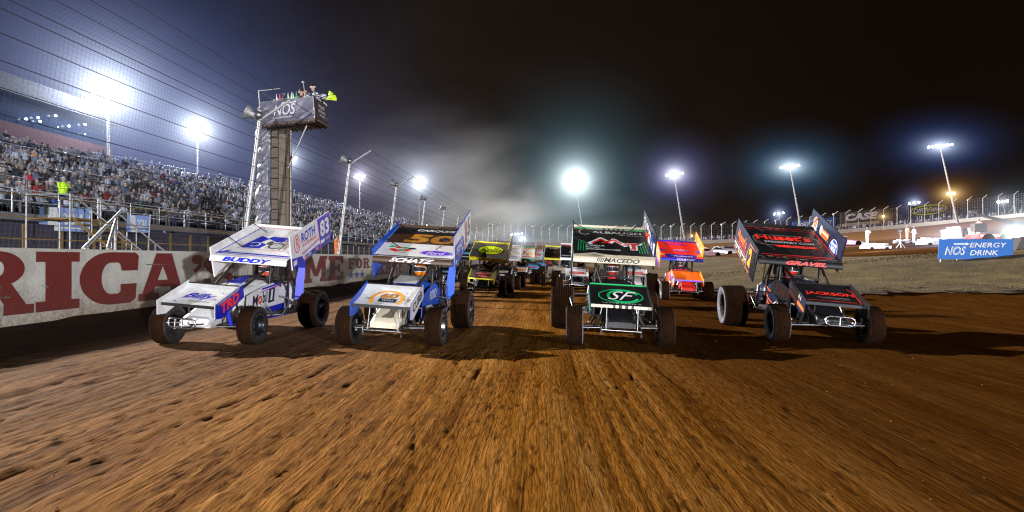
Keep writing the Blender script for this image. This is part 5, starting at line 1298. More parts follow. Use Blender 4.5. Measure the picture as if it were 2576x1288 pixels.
# ---- things behind the painted wall
def banner(u0, v0, u1, v1, dist, label, txt, back, fore, flip=False, group=None):
    a = CP + ray(u0, v1)*dist
    Lx = (u1-u0)/FPX*dist; Hh = (v1-v0)/FPX*dist
    b = MB(); f = frame(a, (1, .12, -.05), (0.0, 0, 1)); b.slab(f, 0, Lx, 0, Hh, .03, back)
    b.poly(f, [(Lx*.2, 0.01), (Lx*.45, .01), (Lx*.35, Hh*.98), (Lx*.12, Hh*.98)], M_lgrey, .002)
    b.text(f, txt, Lx*.68, Hh*.52, Lx*.42, Hh*.5, fore, .005, .03, .2, flip=flip); b.rect(f, Lx*.6, Hh*.14, Lx*.5, Hh*.06, fore, .004)
    for x in (0, Lx): b.tube([fp(f, x, -1.2, -.05), fp(f, x, Hh + .1, -.05)], .04, M_gal, 6)
    o = b.build('banner'); tag(o, label, 'banner', group)
M_bban = mat('washed blue banner', (.13, .20, .42), .7, dirt=.3)
banner(97, 519, 217, 578, 27, 'washed out blue banner seen from behind with reversed lettering, nearest the left', 'NOS', M_bban, M_lgrey, True)
banner(318, 540, 372, 583, 30, 'smaller grey blue banner with reversed lettering beside the steps', 'NOS', M_bban, M_lgrey, True)
# stair flight with yellow rails behind the wall
st = MB()
for k in range(11):
    st.box((-17.2 - .30*k, 22.7, .5 + .24*k), (.32, 1.3, .05), M_yelr); 
for yy_ in (22.0, 23.4):
    st.tube([(-16.8, yy_, .4), (-20.4, yy_, 3.2)], .05, M_yelr, 6); st.tube([(-16.8, yy_, 1.4), (-20.4, yy_, 4.2)], .035, M_gal, 6)
    for k in range(5): st.tube([(-16.8 - .9*k, yy_, .4 + .7*k), (-16.8 - .9*k, yy_, 1.4 + .7*k)], .025, M_gal, 6)
st.box((-21.4, 22.7, 3.15), (2.0, 1.6, .08), M_yelr)
for yy_ in (21.9, 23.5):
    st.tube([(-20.4, yy_, 4.2), (-22.4, yy_, 4.2)], .03, M_rail, 6)
    for x in (-20.4, -22.4): st.tube([(x, yy_, 0), (x, yy_, 4.2)], .04, M_gal, 6)
o = st.build('steps'); tag(o, 'open steel steps with yellow treads leading up to the grandstand', 'steps')
# braces
for k, (u0, v0, u1, v1) in enumerate(((208, 626, 305, 530), (270, 626, 293, 550))):
    pass
br = MB(); p0 = onx(210, 627, -11.2); p1 = onx(306, 530, -14.5); br.tube([p0, p1], .05, M_gal, 8); p0 = onx(270, 627, -11.2); p1 = onx(432*.6708, 545, -14.0); br.tube([p0, onx(292, 552, -12.6)], .04, M_gal, 8)
br.tube([Vector(p1)*1.0, Vector((p1.x, p1.y, 0))], .05, M_gal, 6)
o = br.build('brace'); tag(o, 'pair of slanting steel brace pipes rising behind the painted wall', 'brace')
# orange vest marshal behind the fence
M_vest = mat('orange vest', (.95, .22, .05), .6, dirt=0)
p = onx(847, 610, -12.2); me = protos[2].mesh('person'); sub = {M_c0.name: M_vest, M_c1.name: SKN[0], M_c2.name: HR[4], M_c3.name: M_vest}
for i in range(len(me.materials)): me.materials[i] = sub[me.materials[i].name]
o = bpy.data.objects.new('person', me); COL.objects.link(o); o.location = (p.x, p.y, 1.1); o.scale = (1.05,)*3; tag(o, 'marshal in an orange vest standing behind the fence above the painted wall', 'person')
pf_ = MB(); pf_.box((-12.6, p.y, .55), (1.4, 5, 1.1), M_conc); o = pf_.build('platform'); tag(o, 'low concrete platform behind the wall under the orange marshal', 'platform')

# suites building behind the stand
bld = empty('suites_building', (-60, 40, 0)); tag(bld, 'long suites building with a pale roof edge and small lights behind the grandstand', 'building')
M_rdw = mat('dull red wall', (.11, .045, .042), .8, dirt=.3); M_gl = mat('dark blue glass', (.02, .03, .06), .15, dirt=0); M_fas = mat('pale roof fascia', (.075, .075, .09), .7, dirt=.15)
BX = -55.0; yb1 = onx(283, 350, BX).y
def bz(v, u=283): return onx(u, v, BX).z
zr0, zr1, zf0, zf1 = 10.5, bz(373), bz(317), bz(281)
def bb(name, x0, x1, y0, y1, z0, z1, mt, par=bld):
    b = MB(); b.box(((x0+x1)/2 + 60, (y0+y1)/2 - 40, (z0+z1)/2), (x1-x0, y1-y0, z1-z0), mt); return b.build(name, par)
bb('wall', BX-8, BX, 8, yb1, 0, zr1, M_rdw)
bb('window', BX-7.8, BX-.25, 8, yb1-.1, zr1, zf0, M_gl)
rf = bb('roof', BX-8, BX+.9, 8, yb1+.3, zf0, zf1, M_fas)
M_bulb = mat('suite lamp', (.7, .9, 1.0), emis=12.0)
for u, v in ((66, 299), (96, 296), (101, 305), (140, 291), (146, 320), (174, 317), (214, 313), (214, 337), (274, 331)):
    q = onx(u, v, BX + .15); b = MB(); r_ = .13 if v < 318 else .06; b.lathe([(.001, -r_), (r_*.8, -r_*.6), (r_, 0), (r_*.8, r_*.6), (.001, r_)], (q.x + 60, q.y - 40, q.z), (1, 0, 0), M_bulb, 8); b.build('lamp', bld)

# ------------------------------------------------------------------ flag stand
fs = empty('flag_stand', (-10.28, 21.6, 0), (0, R(-5.2), 0)); tag(fs, 'raised flag stand wrapped in dark banners, hanging over the wall on a column', 'flag stand')
M_ban = mat('shiny dark banner', (.15, .14, .19), .35, dirt=.2, dcol=(.05, .04, .05)); M_tarp = mat('silver grey tarp', (.17, .17, .21), .28, dirt=.2, bump=0)
M_rust = mat('brown floor grating', (.13, .085, .06), .7, dirt=.5)
x0, x1, y0, y1, z0, z1 = -.50, 1.72, -.60, .62, 6.93, 7.80
b = MB(); b.box(((x0+x1)/2, (y0+y1)/2, z0-.04), (x1-x0, y1-y0, .08), M_rust)
for k in range(12): b.box((x0 + .1 + .205*k, (y0+y1)/2, z0 - .11), (.05, y1-y0, .06), M_rust)
b.box(((x0+x1)/2, y0+.04, z0-.1), (x1-x0, .06, .12), M_frame); b.box((x1-.03, (y0+y1)/2, z0-.1), (.06, y1-y0-.14, .12), M_frame)
b.build('platform', fs)
def cloth(o_, X_, Y_, W_, H_, mt, seed, amp=.05, txt=None, diag=1):
    b = MB(); f = frame(o_, X_, Y_); nu, nv = 60, 30; P = []
    for j in range(nv):
        for i in range(nu):
            a, c = i/(nu-1), j/(nv-1)
            fold = -1.1*abs(math.sin((a*1.5*diag - c*.8)*5 + 3*vn(a*3, c*2, seed))) + .8*(vn(a*12 - c*6, c*3, seed+1)-.5) + .4
            P.append(fp(f, a*W_, c*H_, amp*fold*(.25 + .75*math.sin(math.pi*c))))
    b.grid(P, nu, nv, mt)
    if txt:
        for s_, cx, cy, w_, h_, sh in txt: b.text(f, s_, cx, cy, w_, h_, M_bw, amp*.62, .02, sh)
    return b, f
M_bw = mat('banner white ink', (.62, .62, .68), .5, dirt=.3)
b, f = cloth((x0, y0-.05, z0-.02), (1, 0, 0), (0, 0, 1), x1-x0, z1-z0, M_ban, 71, .085, [('NOS', 1.05, .48, .95, .46, .35), ('ENERGY DRINK', .92, .17, .85, .07, .2)])
b.rect(f, 1.25, .74, .6, .07, M_bw, .054, .4); b.build('banner', fs)
b, f = cloth((x1+.05, y0, z0-.02), (0, 1, 0), (0, 0, 1), y1-y0, z1-z0, mat('dark side banner', (.05, .03, .03), .4, dirt=.2), 75, .03, [('WORLD', .6, .62, .6, .14, .2), ('OUTLAWS', .6, .42, .7, .12, .2), ('SERIES', .6, .25, .5, .08, .2)]); b.build('banner', fs)
b = MB()
for h_ in (.15, .55): b.tube([(x0, y0, z1+h_*0-.02), (x0, y0, z1+.48), (x0 + .9, y0, z1+.48)], .02, M_gal, 6) if h_ < .2 else None
for (xa, ya), (xb, yb_) in (((x0, y0), (x1, y0)), ((x1, y0), (x1, y1)), ((x1, y1), (x0, y1)), ((x0, y1), (x0, y0))):
    for h_ in (z1, z1 - .55): b.tube([(xa, ya, h_), (xb, yb_, h_)], .022, M_gal, 6)
for xa, ya in ((x0, y0), (x1, y0), (x1, y1), (x0, y1), (.7, y1), (.7, y0)): b.tube([(xa, ya, z0), (xa, ya, z1 + (.48 if ya == y1 or xa == x0 else 0))], .022, M_gal, 6)
b.tube([(x0, y1, z1+.48), (x1, y1, z1+.48)], .03, M_gal, 6); b.tube([(x0, y0, z1+.48), (x0, y1, z1+.48)], .02, M_gal, 6)
b.build('railing', fs)
b = MB(); b.slab(frame((.35, y1-.03, z1-.05), (1, 0, 0), (0, 0, 1)), 0, 1.45, 0, .50, .03, mat('pale back board', (.45, .47, .55), .6, dirt=.2)); b.build('back_board', fs)
b = MB()
for xx, yy_ in ((-.42, .35), (.25, .35)): b.tube([(xx, yy_, 0), (xx, yy_, z0)], .06, M_gal, 8)
b.box((.10, .0, 3.42), (.34, .05, 6.84), M_grime)
b.box((.34, -.05, 3.42), (.11, .12, 6.84), M_rust); b.box((.28, -.10, 3.42), (.02, .02, 6.84), M_frame)
b.box((-.28, .06, 3.45), (.36, .03, 6.75), mat('brown mesh panel', (.13, .10, .085), .7, dirt=.5))
for k in range(15): b.box((-.26, .0, .5 + .43*k), (.34, .03, .05), M_frame)
for xx in (-.44, -.09): b.tube([(xx, 0, .2), (xx, 0, z0)], .022, M_frame, 6)
b.tube([(.36, -.1, 5.2), (1.2, -.2, z0)], .03, M_gal, 6)
o = b.build('column', fs); o.location = (-z0*math.sin(R(5.2)), 0, 0); o.rotation_euler = (0, R(5.2), 0)
# crumpled tarp hanging down the ladder side
b = MB(); nu, nv = 26, 120; P = []
f = frame((-1.0, -.05, 2.95), (1, 0, 0), (.0, 0, 1))
for j in range(nv):
    for i in range(nu):
        a, c = i/(nu-1), j/(nv-1)*4.9
        w_ = abs(math.sin((c*1.5 - a*1.3)*2.4 + 2.5*vn(c*1.1, a*1.5, 80))) + .6*abs(math.sin((c*2.6 - a*1.1)*2.2 + 3*vn(c*2.0, a, 81)))
        P.append(fp(f, a*.56 + .05*math.sin(c*2.1)*(a if a > .5 else -(1-a)), c*.98, .14*w_*(.4 + .6*math.sin(math.pi*a)) + .05*(vn(a*9, c*5, 82)-.5)))
b.grid(P, nu, nv, M_tarp)
o = b.build('tarp', fs); o.location = (-z0*math.sin(R(5.2)), 0, 0); o.rotation_euler = (0, R(5.2), 0)
# flags in the rack on the stand
FM = Matrix.Translation(fs.location) @ Matrix.Rotation(R(-5.2), 4, 'Y')
for k, (nm, c) in enumerate((('white', (.7, .7, .75)), ('red', (.75, .03, .05)), ('dark blue', (.03, .04, .15)), ('black', (.02, .02, .03)), ('pale', (.6, .65, .6)), ('cream', (.7, .65, .5)), ('mint', (.35, .65, .55)), ('green', (.02, .28, .13)))):
    b = MB(); x = .15 + .115*k; mt = mat('flag ' + nm, c, .7, dirt=0)
    b.tube([(0, 0, 0), (.02, 0, .78)], .010, M_gal, 5)
    rings = [[Vector((.015 + r_*math.cos(2*math.pi*j/8)*1.0, r_*.6*math.sin(2*math.pi*j/8), z)) for j in range(8)] for r_, z in ((.055, .02), (.06, .2), (.045, .42), (.02, .66), (.012, .74))]
    b.loft(rings, mt); o = b.build('flag'); p = FM @ Vector((x, y0 + .12, z1 - .45 + .0)); o.location = p; o.rotation_euler = (0, R(-5.2 + 2*(k % 3)), 0)
    tag(o, 'rolled %s flag standing in the rack of the flag stand' % nm, 'flag')
# officials: continuous bodies grown from a posed skeleton
def skin_person(name, joints, edges, radii, mt, parent, level=2):
    me = bpy.data.meshes.new(name); me.from_pydata(joints, edges, []); o = bpy.data.objects.new(name, me); COL.objects.link(o)
    sm = o.modifiers.new('skin', 'SKIN'); sm.use_smooth_shade = True
    for i, r_ in enumerate(radii): me.skin_vertices[0].data[i].radius = (r_, r_*.85 if i in (1, 2) else r_)
    me.skin_vertices[0].data[0].use_root = True
    ss = o.modifiers.new('sub', 'SUBSURF'); ss.levels = level; ss.render_levels = level
    o.data.materials.append(mt); o.parent = parent; return o
def official(loc, label, shirt, headp, larm, rarm, lean=(0, 0), headset=True, rz=0, drop=.34):
    pe = empty('person', loc, (0, R(-5.2), rz)); tag(pe, label, 'person')
    lx, ly = lean
    J = [(0, 0, .95), (lx*.5, ly*.5, 1.18), (lx, ly, 1.42), (lx*1.1, ly*1.1, 1.53), (lx-.18, ly, 1.44), larm[0], larm[1], (lx+.18, ly, 1.44), rarm[0], rarm[1], (-.10, 0, .88), (-.12, 0, .48), (-.12, 0, .06), (-.12, -.14, .03), (.10, 0, .88), (.12, 0, .48), (.12, 0, .06), (.12, -.14, .03)]
    J = [(x, y, z - drop) if z > .8 else ((x, y - .26, z - .04) if z > .4 else (x, y, z)) for x, y, z in J]
    larm = tuple((x, y, z - drop) for x, y, z in larm); rarm = tuple((x, y, z - drop) for x, y, z in rarm); headp = (headp[0], headp[1], headp[2] - drop)
    Eg = [(0,1),(1,2),(2,3),(2,4),(4,5),(5,6),(2,7),(7,8),(8,9),(0,10),(10,11),(11,12),(12,13),(0,14),(14,15),(15,16),(16,17)]
    rad = [.15, .15, .16, .06, .075, .05, .035, .075, .05, .035, .10, .07, .05, .04, .10, .07, .05, .04]
    skin_person('shirt', J, Eg, rad, shirt, pe)
    h = MB(); hx, hy, hz = headp
    def rg(z, a, c, dy=0): return [Vector((hx + a*math.cos(2*math.pi*k/14), hy + dy + c*math.sin(2*math.pi*k/14), hz + z)) for k in range(14)]
    h.loft([rg(-.16, .05, .055, .02), rg(-.10, .055, .06, .01), rg(-.07, .06, .085, -.015), rg(-.02, .072, .095, -.01), rg(.03, .078, .10), rg(.08, .072, .095), rg(.12, .045, .06), rg(.135, .01, .015)], M_skin)
    h.loft([[Vector((hx + .018*math.cos(a)*q, hy - .10 - .025*(1-q), hz - .005 + .03*math.sin(a)*q)) for a in [2*math.pi*k/8 for k in range(8)]] for q in (1.0, .3)], M_skin)   # nose
    for sx in (-1, 1):
        h.lathe([(.001, .012), (.010, .004), (.011, 0)], (hx + sx*.03, hy - .092, hz + .025), (0, -1, 0), M_dark, 8)
        h.lathe([(.001, .02), (.02, .014), (.025, 0)], (hx + sx*.075, hy, hz + .01), (sx, 0, 0), M_skin, 8)
    h.box((hx, hy - .095, hz - .055), (.045, .012, .008), M_red)
    h.build('head', pe)
    c = MB(); c.loft([rg(.035, .083, .105), rg(.09, .078, .102), rg(.13, .05, .07), rg(.148, .01, .015)], M_black); c.box((hx, hy - .14, hz + .05), (.13, .11, .012), M_black); c.build('cap', pe)
    if headset:
        c = MB(); c.tube([(hx + .095*math.cos(R(a)), hy, hz + .02 + .14*math.sin(R(a))) for a in range(0, 181, 20)], .012, M_dark, 6)
        for sx in (-1, 1): c.lathe([(.001, .045), (.035, .035), (.045, .0), (.04, -.01)], (hx + sx*.07, hy, hz + .01), (sx, 0, 0), M_lgrey, 12)
        c.tube([(hx - .09, hy - .02, hz - .02), (hx - .06, hy - .13, hz - .07)], .006, M_dark, 5); c.build('headset', pe)
    # hands with fingers
    for nm, (a, b_) in (('L', larm), ('R', rarm)):
        a, b_ = Vector(a), Vector(b_); d = (b_ - a).normalized(); s_ = d.cross(Vector((0, 0, 1))).normalized(); up = s_.cross(d)
        H = MB(); H.loft([[b_ + d*t_ + s_*(w_*math.cos(2*math.pi*k/8)) + up*(.016*math.sin(2*math.pi*k/8)) for k in range(8)] for t_, w_ in ((-.03, .028), (.03, .04), (.085, .042), (.10, .036))], M_skin)
        for k, ln in enumerate((.062, .072, .068, .054)):
            o_ = b_ + d*.095 + s_*(-.03 + .02*k); H.tube([o_, o_ + d*ln*.5 - up*.008, o_ + d*ln*.75 - up*.035, o_ + d*ln*.6 - up*.055], [.0095, .009, .0085, .007], M_skin, 6)
        o_ = b_ + d*.03 + s_*.036; H.tube([o_, o_ + d*.03 + s_*.025 - up*.01, o_ + d*.06 + s_*.02 - up*.03], [.012, .010, .008], M_skin, 6)
        H.build('hand', pe)
    return pe
stripe = bpy.data.materials.new('black and white shirt'); t = NT(stripe); out = t.n('OutputMaterial'); bs = t.n('BsdfPrincipled', Roughness=.8); t.L.new(bs.outputs[0], out.inputs[0])
wv = t.n('TexWave', Vector=t.n('TexCoord').outputs['Object'], Scale=5.0); t.set(bs.inputs['Base Color'], t.ramp(t.n('MapRange', Value=t.noise(t.n('TexCoord').outputs['Object'], 9.0, 2), **{'From__Min': .5, 'From__Max': .54}).outputs[0], [(0, (.02, .02, .03)), (1, (.6, .6, .65))]))
official(FM @ Vector((1.46, -.22, z0)), 'official in black and white leaning from the flag stand corner, holding out the yellow flag', stripe, (.14, -.02, 1.72), ((-.20, -.14, 1.22), (-.12, -.20, 1.42)), ((.42, -.02, 1.22), (.60, -.12, 1.20)), (.10, 0), rz=0)
official(FM @ Vector((.88, .22, z0)), 'official in a dark shirt with headset standing inside the flag stand', M_suit, (.02, -.03, 1.70), ((-.26, -.1, 1.18), (-.22, -.24, 1.36)), ((.2, -.12, 1.20), (.10, -.22, 1.42)), (0, 0), rz=.6)
# microphone pole + yellow flag
b = MB(); b.tube([(0, 0, 0), (-.05, 0, .5), (-.08, 0, .62)], .01, M_gal, 6); b.lathe([(.001, -.06), (.05, -.03), (.055, 0), (.04, .04), (.001, .06)], (-.08, 0, .66), (0, 0, 1), M_gal, 10)
o = b.build('camera_pole'); o.location = FM @ Vector((1.35, -.5, z1)); tag(o, 'thin pole with a small round camera at the flag stand corner', 'pole')
flp = FM @ Vector((2.03, -.40, z0 + .92))
fl = empty('yellow_flag', flp, (0, R(-4), 0)); tag(fl, 'bright yellow flag held out on a short dark stick from the flag stand', 'flag')
b = MB(); b.tube([(-.10, 0, -.05), (.20, 0, .0), (.55, 0, .05)], .013, M_frame, 6); b.build('stick', fl)
b = MB(); P = []
for j in range(12):
    for i in range(14):
        a, c = i/13, j/11; P.append(Vector((.14 + .42*a + .12*c*(1-a), .07*math.sin(a*7 + c*3)*(.4 + c), -.14 - .10*a + (.28 + .05*math.sin(a*5))*c)))
b.grid(P, 14, 12, mat('yellow flag cloth', (.45, .60, .02), .6, dirt=0, emis=0)); b.build('cloth', fl)

# ------------------------------------------------------------------ floodlight masts
M_lamp = mat('lit lamp glass', (.9, .95, 1.0), emis=60.0); M_lampw = mat('lit warm lamp', (1.0, .55, .15), emis=40.0)
def mast(name, u, v, dist, ub, vb, label, heads=4, hw=1.6, glowp=None, lampm=None, pole_r=.16, hr=.22, core=None, R_=None, col=((.9, .95, 1.0), (.35, .5, 1.0)), sq=(1, 1, 1), tilt=.12):
    top = CP + ray(u, v)*dist; base = CP + ray(ub, vb)*dist
    dr = (top - base); k = 1.0
    zb = gz(base.x, base.y) if base.x > -9 else 0.0
    foot = base + dr*((zb - base.z)/dr.z)
    e = empty(name, foot); tag(e, label, 'floodlight')
    b = MB(); L_ = top - foot; b.tube([(0, 0, 0), L_*.5, L_], [pole_r*1.3, pole_r, pole_r*.7], M_gal, 8)
    X = Vector((math.cos(YAW), math.sin(YAW), 0))
    if heads > 1: b.tube([L_ - X*hw + Vector((0, 0, -tilt*hw)), L_ + X*hw + Vector((0, 0, tilt*hw))], .06, M_gal, 6)
    b.build('pole', e)
    toC = Vector((-top.x, -top.y*.6, -top.z)).normalized()
    for k in range(heads):
        q = (k/(heads-1)*2 - 1) if heads > 1 else 0
        c = L_ + X*hw*q + Vector((0, 0, tilt*hw*q + .1)); b = MB()
        b.lathe([(.001, -.32), (hr*.5, -.30), (hr, 0), (hr*1.05, .02)], c, toC, M_gal, 12); b.lathe([(hr*.95, .0), (hr*.6, .05), (.001, .06)], c, toC, lampm or M_lamp, 12)
        b.build('lamp_head', e)
    if glowp: glow('glow', top, R_, glowp, core, col[0], col[1], sq=sq)
    return top
BL = ((.85, .93, 1.0), (.26, .40, 1.0))
mast('floodlight_mast', 270, 232, 64, 272, 470, 'floodlight nearest the camera behind the grandstand, glaring widest', 5, 1.5, 3.0, None, .2, .30, 2.2, 34, BL)
mast('floodlight_mast', 497, 325, 84, 497, 440, 'second floodlight mast behind the grandstand, left of the flag stand', 5, 1.5, 3.0, None, .14, .28, 1.6, 30, BL)
mast('floodlight_mast', 730, 400, 108, 728, 520, 'floodlight mast seen just right of the flag stand column', 4, 1.2, 2.6, None, .14, .25, 1.0, 22, BL)
mast('floodlight_mast', 905, 445, 138, 905, 550, 'floodlight mast between the two angled fence post tops', 4, 1.2, 2.4, None, .14, .25, 1.0, 24, ((.9, .88, 1.0), (.45, .42, .95)))
mast('floodlight_mast', 1055, 461, 185, 1055, 570, 'farthest floodlight mast of the row behind the grandstand', 4, 1.2, 2.8, None, .14, .25, 1.9, 40, BL)
mast('floodlight_mast', 1447, 455, 165, 1464, 565, 'blinding floodlight mast above the far turn in the middle of the picture', 5, 1.8, 3.6, None, .18, .4, 3.0, 38, ((.9, 1.0, 1.0), (.22, .50, .62)))
mast('floodlight_mast', 1696, 439, 150, 1722, 603, 'floodlight mast with a short lamp bar behind the orange car', 5, 2.2, 2.2, None, .22, .30, 1.5, 15, ((.9, .9, 1.0), (.40, .42, .95)), (1.2, 1, 1))
mast('floodlight_mast', 1987, 420, 135, 2010, 547, 'floodlight mast standing left of the two numbered wing boards of the black car', 7, 2.2, 1.7, None, .2, .28, 1.3, 13, ((.8, .93, 1.0), (.16, .45, .85)), (1.7, 1, 1))
mast('floodlight_mast', 2365, 368, 112, 2404, 538, 'tallest floodlight mast at the right with a long row of lamps', 7, 2.4, 1.4, None, .2, .24, .95, 10, ((.8, .9, 1.0), (.14, .30, .95)), (1.9, 1, 1))
mast('street_lamp', 1300, 590, 118, 1302, 625, 'small lamp post with a short bar of lamps at the end of the straight', 4, 1.1, .6, None, .08, .16, .5, 5, BL)
mast('street_lamp', 1314, 602, 116, 1316, 625, 'small lamp post with one bluish white lamp beside the lamp bar', 1, .5, 2.0, None, .08, .25, .5, 7, BL)
mast('street_lamp', 1959, 538, 145, 1966, 570, 'small lamp post behind the fence beside the tall mast foot', 3, 1.2, 1.2, None, .09, .25, .8, 7, BL)
mast('street_lamp', 2300, 511, 140, 2304, 530, 'small lamp post behind the oval billboard', 3, 1.2, 1.2, None, .09, .25, .8, 7, BL)
mast('street_lamp', 2523, 508, 120, 2530, 540, 'small lamp post near the right edge behind the turn fence', 3, 1.0, 1.0, None, .09, .25, .6, 5, ((.95, .95, 1.0), (.6, .6, .8)))
mast('sodium_lamp', 2392, 488, 110, 2402, 530, 'orange sodium lamp beside the tallest mast', 2, .6, 1.6, M_lampw, .06, .22, .8, 7, ((1.0, .75, .35), (.55, .22, .02)), (1.5, 1, 1))
mast('sodium_lamp', 2222, 545, 122, 2223, 560, 'small orange lamp low behind the fence beside the big billboard', 1, .4, .8, M_lampw, .05, .2, .5, 5, ((1.0, .7, .3), (.5, .2, .02)), (1.5, 1, 1))
mast('sodium_lamp', 1740, 594, 150, 1741, 600, 'small orange lamp low behind the fence above the orange car', 1, .4, .6, M_lampw, .05, .2, .6, 5, ((1.0, .6, .3), (.5, .2, .05)), (1.8, 1, 1))

for u, v, d_, P_ in ((270, 232, 64, 7000), (497, 325, 84, 9000), (730, 400, 108, 11000), (905, 445, 138, 12000)):
    q = CP + ray(u, v)*(d_ - 1.2); dd = bpy.data.lights.new('mast_lamp', 'POINT'); oo = bpy.data.objects.new('mast_lamp', dd); COL.objects.link(oo); dd.energy = P_; dd.color = (.72, .82, 1.0); dd.shadow_soft_size = .8; oo.location = q
# dust and smoke drifting over the far straight
def smoke(loc, R_, A, col, seed, sq):
    m = bpy.data.materials.new('drifting dust'); t = NT(m); out = t.n('OutputMaterial'); tc = t.n('TexCoord').outputs['Object']
    r = t.n('VectorMath', _operation='LENGTH', i0=tc).outputs['Value']
    f = t.n('MapRange', Value=r, **{'From__Min': R_, 'From__Max': R_*.15})
    f = f.outputs[0]
    nz = t.noise(t.scale(tc, (1/R_*1.6, 1/R_*1.6, 1/R_*2.2), (seed, 0, 0)), 1.0, 4, .5, .4)
    nz = t.n('MapRange', Value=nz, **{'From__Min': .34, 'From__Max': .76}).outputs[0]
    s = t.math('MULTIPLY', t.math('MULTIPLY', t.math('POWER', f, 1.6), nz), A)
    em = t.n('Emission', Color=(*col, 1), Strength=s); t.L.new(em.outputs[0], out.inputs['Volume'])  # the dust gives off its own light instead of catching the lamps
    b = MB(); b.lathe([(max(R_*math.sin(math.pi*i/12), .001), -R_*math.cos(math.pi*i/12)) for i in range(13)], (0, 0, 0), (0, 0, 1), m, 24)
    o = b.build('smoke', None, loc); o.scale = sq; tag(o, 'pale dust and smoke drifting above the far end of the straight', 'smoke', 'dust clouds over the far turn', 'stuff')
p = CP + ray(1235, 560)*165; smoke(p, 26, .080, (.84, .82, .78), 1.0, (1.15, .5, .80))
p = CP + ray(1420, 585)*175; smoke(p, 34, .030, (.75, .85, .85), 7.0, (1.4, .5, .45))
p = CP + ray(1120, 450)*190; smoke(p, 38, .022, (.85, .83, .82), 13.0, (1.3, .6, .75))

# ------------------------------------------------------------------ far billboards, infield and people
def board_at(u0, v0, u1, v1, dist, back, label, deco, rise=.16, name='billboard'):
    """billboard whose lower left corner is at (u0,v1): real size from its distance"""
    a = CP + ray(u0, v1)*dist; Lx = (u1-u0)/FPX*dist; Hh = (v1-v0)/FPX*dist
    e = empty(name, a); tag(e, label, 'billboard')
    f = frame((0, 0, 0), (math.cos(YAW), math.sin(YAW), rise), (0, 0, 1))
    f = (f[0], f[1], Vector((0, 0, 1)), f[3])
    b = MB(); b.slab(f, 0, Lx, 0, Hh, .1, back); deco(b, f, Lx, Hh); b.build('panel', e)
    b = MB()
    for k in range(4):
        x = Lx*(.08 + .28*k); b.tube([fp(f, x, -3.0, -.3), fp(f, x, Hh*.96, -.3)], .09, M_gal, 6); b.tube([fp(f, x, -3.0, -2.0), fp(f, x, Hh*.7, -.3)], .05, M_gal, 6)
    b.build('post', e); return e
M_bbd = mat('blue billboard', (.02, .12, .40), .5, dirt=.2); M_kbd = mat('charcoal billboard', (.05, .045, .045), .6, dirt=.2)
def nosdeco(b, f, W, H):
    b.text(f, 'NOS', W*.24, H*.50, W*.32, H*.50, M_white, .02, .03, .3); b.line(f, [(W*.16, H*.80), (W*.43, H*.80)], H*.07, M_white, .02)
    b.text(f, 'ENERGY', W*.70, H*.68, W*.46, H*.25, M_white, .02, .01, .2); b.text(f, 'DRINK', W*.64, H*.32, W*.34, H*.25, M_white, .02, .01, .2)
board_at(1993, 558, 2103, 591, 137, M_bbd, 'blue billboard with white energy drink lettering behind the far turn fence', nosdeco, .11)
def casedeco(b, f, W, H):
    b.text(f, 'CASE', W*.52, H*.62, W*.80, H*.48, M_white, .03, .05, .15); b.rect(f, W*.5, H*.12, W*.92, H*.2, M_cream, .03); b.text(f, 'CONSTRUCTION EQUIPMENT', W*.5, H*.12, W*.8, H*.1, M_grey, .05, .0)
board_at(2114, 535, 2216, 572, 133, M_kbd, 'charcoal billboard with large white block capitals behind the far turn fence', casedeco, .09)
def dirtdeco(b, f, W, H):
    b.oval(f, W*.5, H*.5, W*.98, H*.95, M_kbd, .02); b.arc(f, W*.5, H*.5, W*.9, H*.82, 0, 360, H*.09, M_lemon, .04); b.text(f, 'DIRT', W*.30, H*.5, W*.38, H*.42, M_white, .06, .03, .3); b.text(f, 'V', W*.50, H*.5, W*.13, H*.46, M_lemon, .06, .03, .2); b.text(f, 'ision', W*.70, H*.5, W*.32, H*.4, M_white, .06, .03, .3)
board_at(2286, 519, 2386, 546, 128, M_kbd, 'dark billboard with a yellow outlined oval and white lettering behind the far fence', dirtdeco, .10)
board_at(2550, 494, 2640, 520, 122, M_kbd, 'dark billboard with a few white letters cut off by the right edge', lambda b, f, W, H: b.text(f, 'NMS', W*.45, H*.5, W*.8, H*.6, M_white, .03, .0), .09)

# people and parked machines behind the far fence, as one mass
AV, AF, AM = [], [], []; off = 0
for i in range(900):
    s = rnd.uniform(cum[14] + 40, cum[-1]); x = np.interp(s, cum, OUTP[:, 0]); y = np.interp(s, cum, OUTP[:, 1]); z = np.interp(s, cum, OUTP[:, 2])
    dx = np.interp(s+.5, cum, OUTP[:, 0]) - x; dy = np.interp(s+.5, cum, OUTP[:, 1]) - y; L_ = math.hypot(dx, dy) + 1e-6
    d_ = rnd.uniform(2, 14); x += -dy/L_*d_; y += dx/L_*d_; z = z + rnd.uniform(-.5, .0) + .06*d_
    k = 2 if rnd.random() < .7 else 0; v = LV[k]*rnd.uniform(.9, 1.1); AV.append(np.stack([v[:, 1] + x, -v[:, 0] + y, v[:, 2] + z - .6], 1)); AF.append(LF[k] + off); off += len(v)
    tab = np.array([rnd.choice(wt + [6, 12, 4, 4]), 14, 16 + rnd.randrange(6), rnd.choice((0, 2, 5, 10))]); AM.append(tab[LM[k]])
o = bpy.data.objects.new('crowd', npmesh('crowd', np.concatenate(AV), np.concatenate(AF), allm, mi=np.concatenate(AM), smooth=True)); COL.objects.link(o)
tag(o, 'line of small distant people watching from behind the far turn fence', 'crowd', kind='stuff')

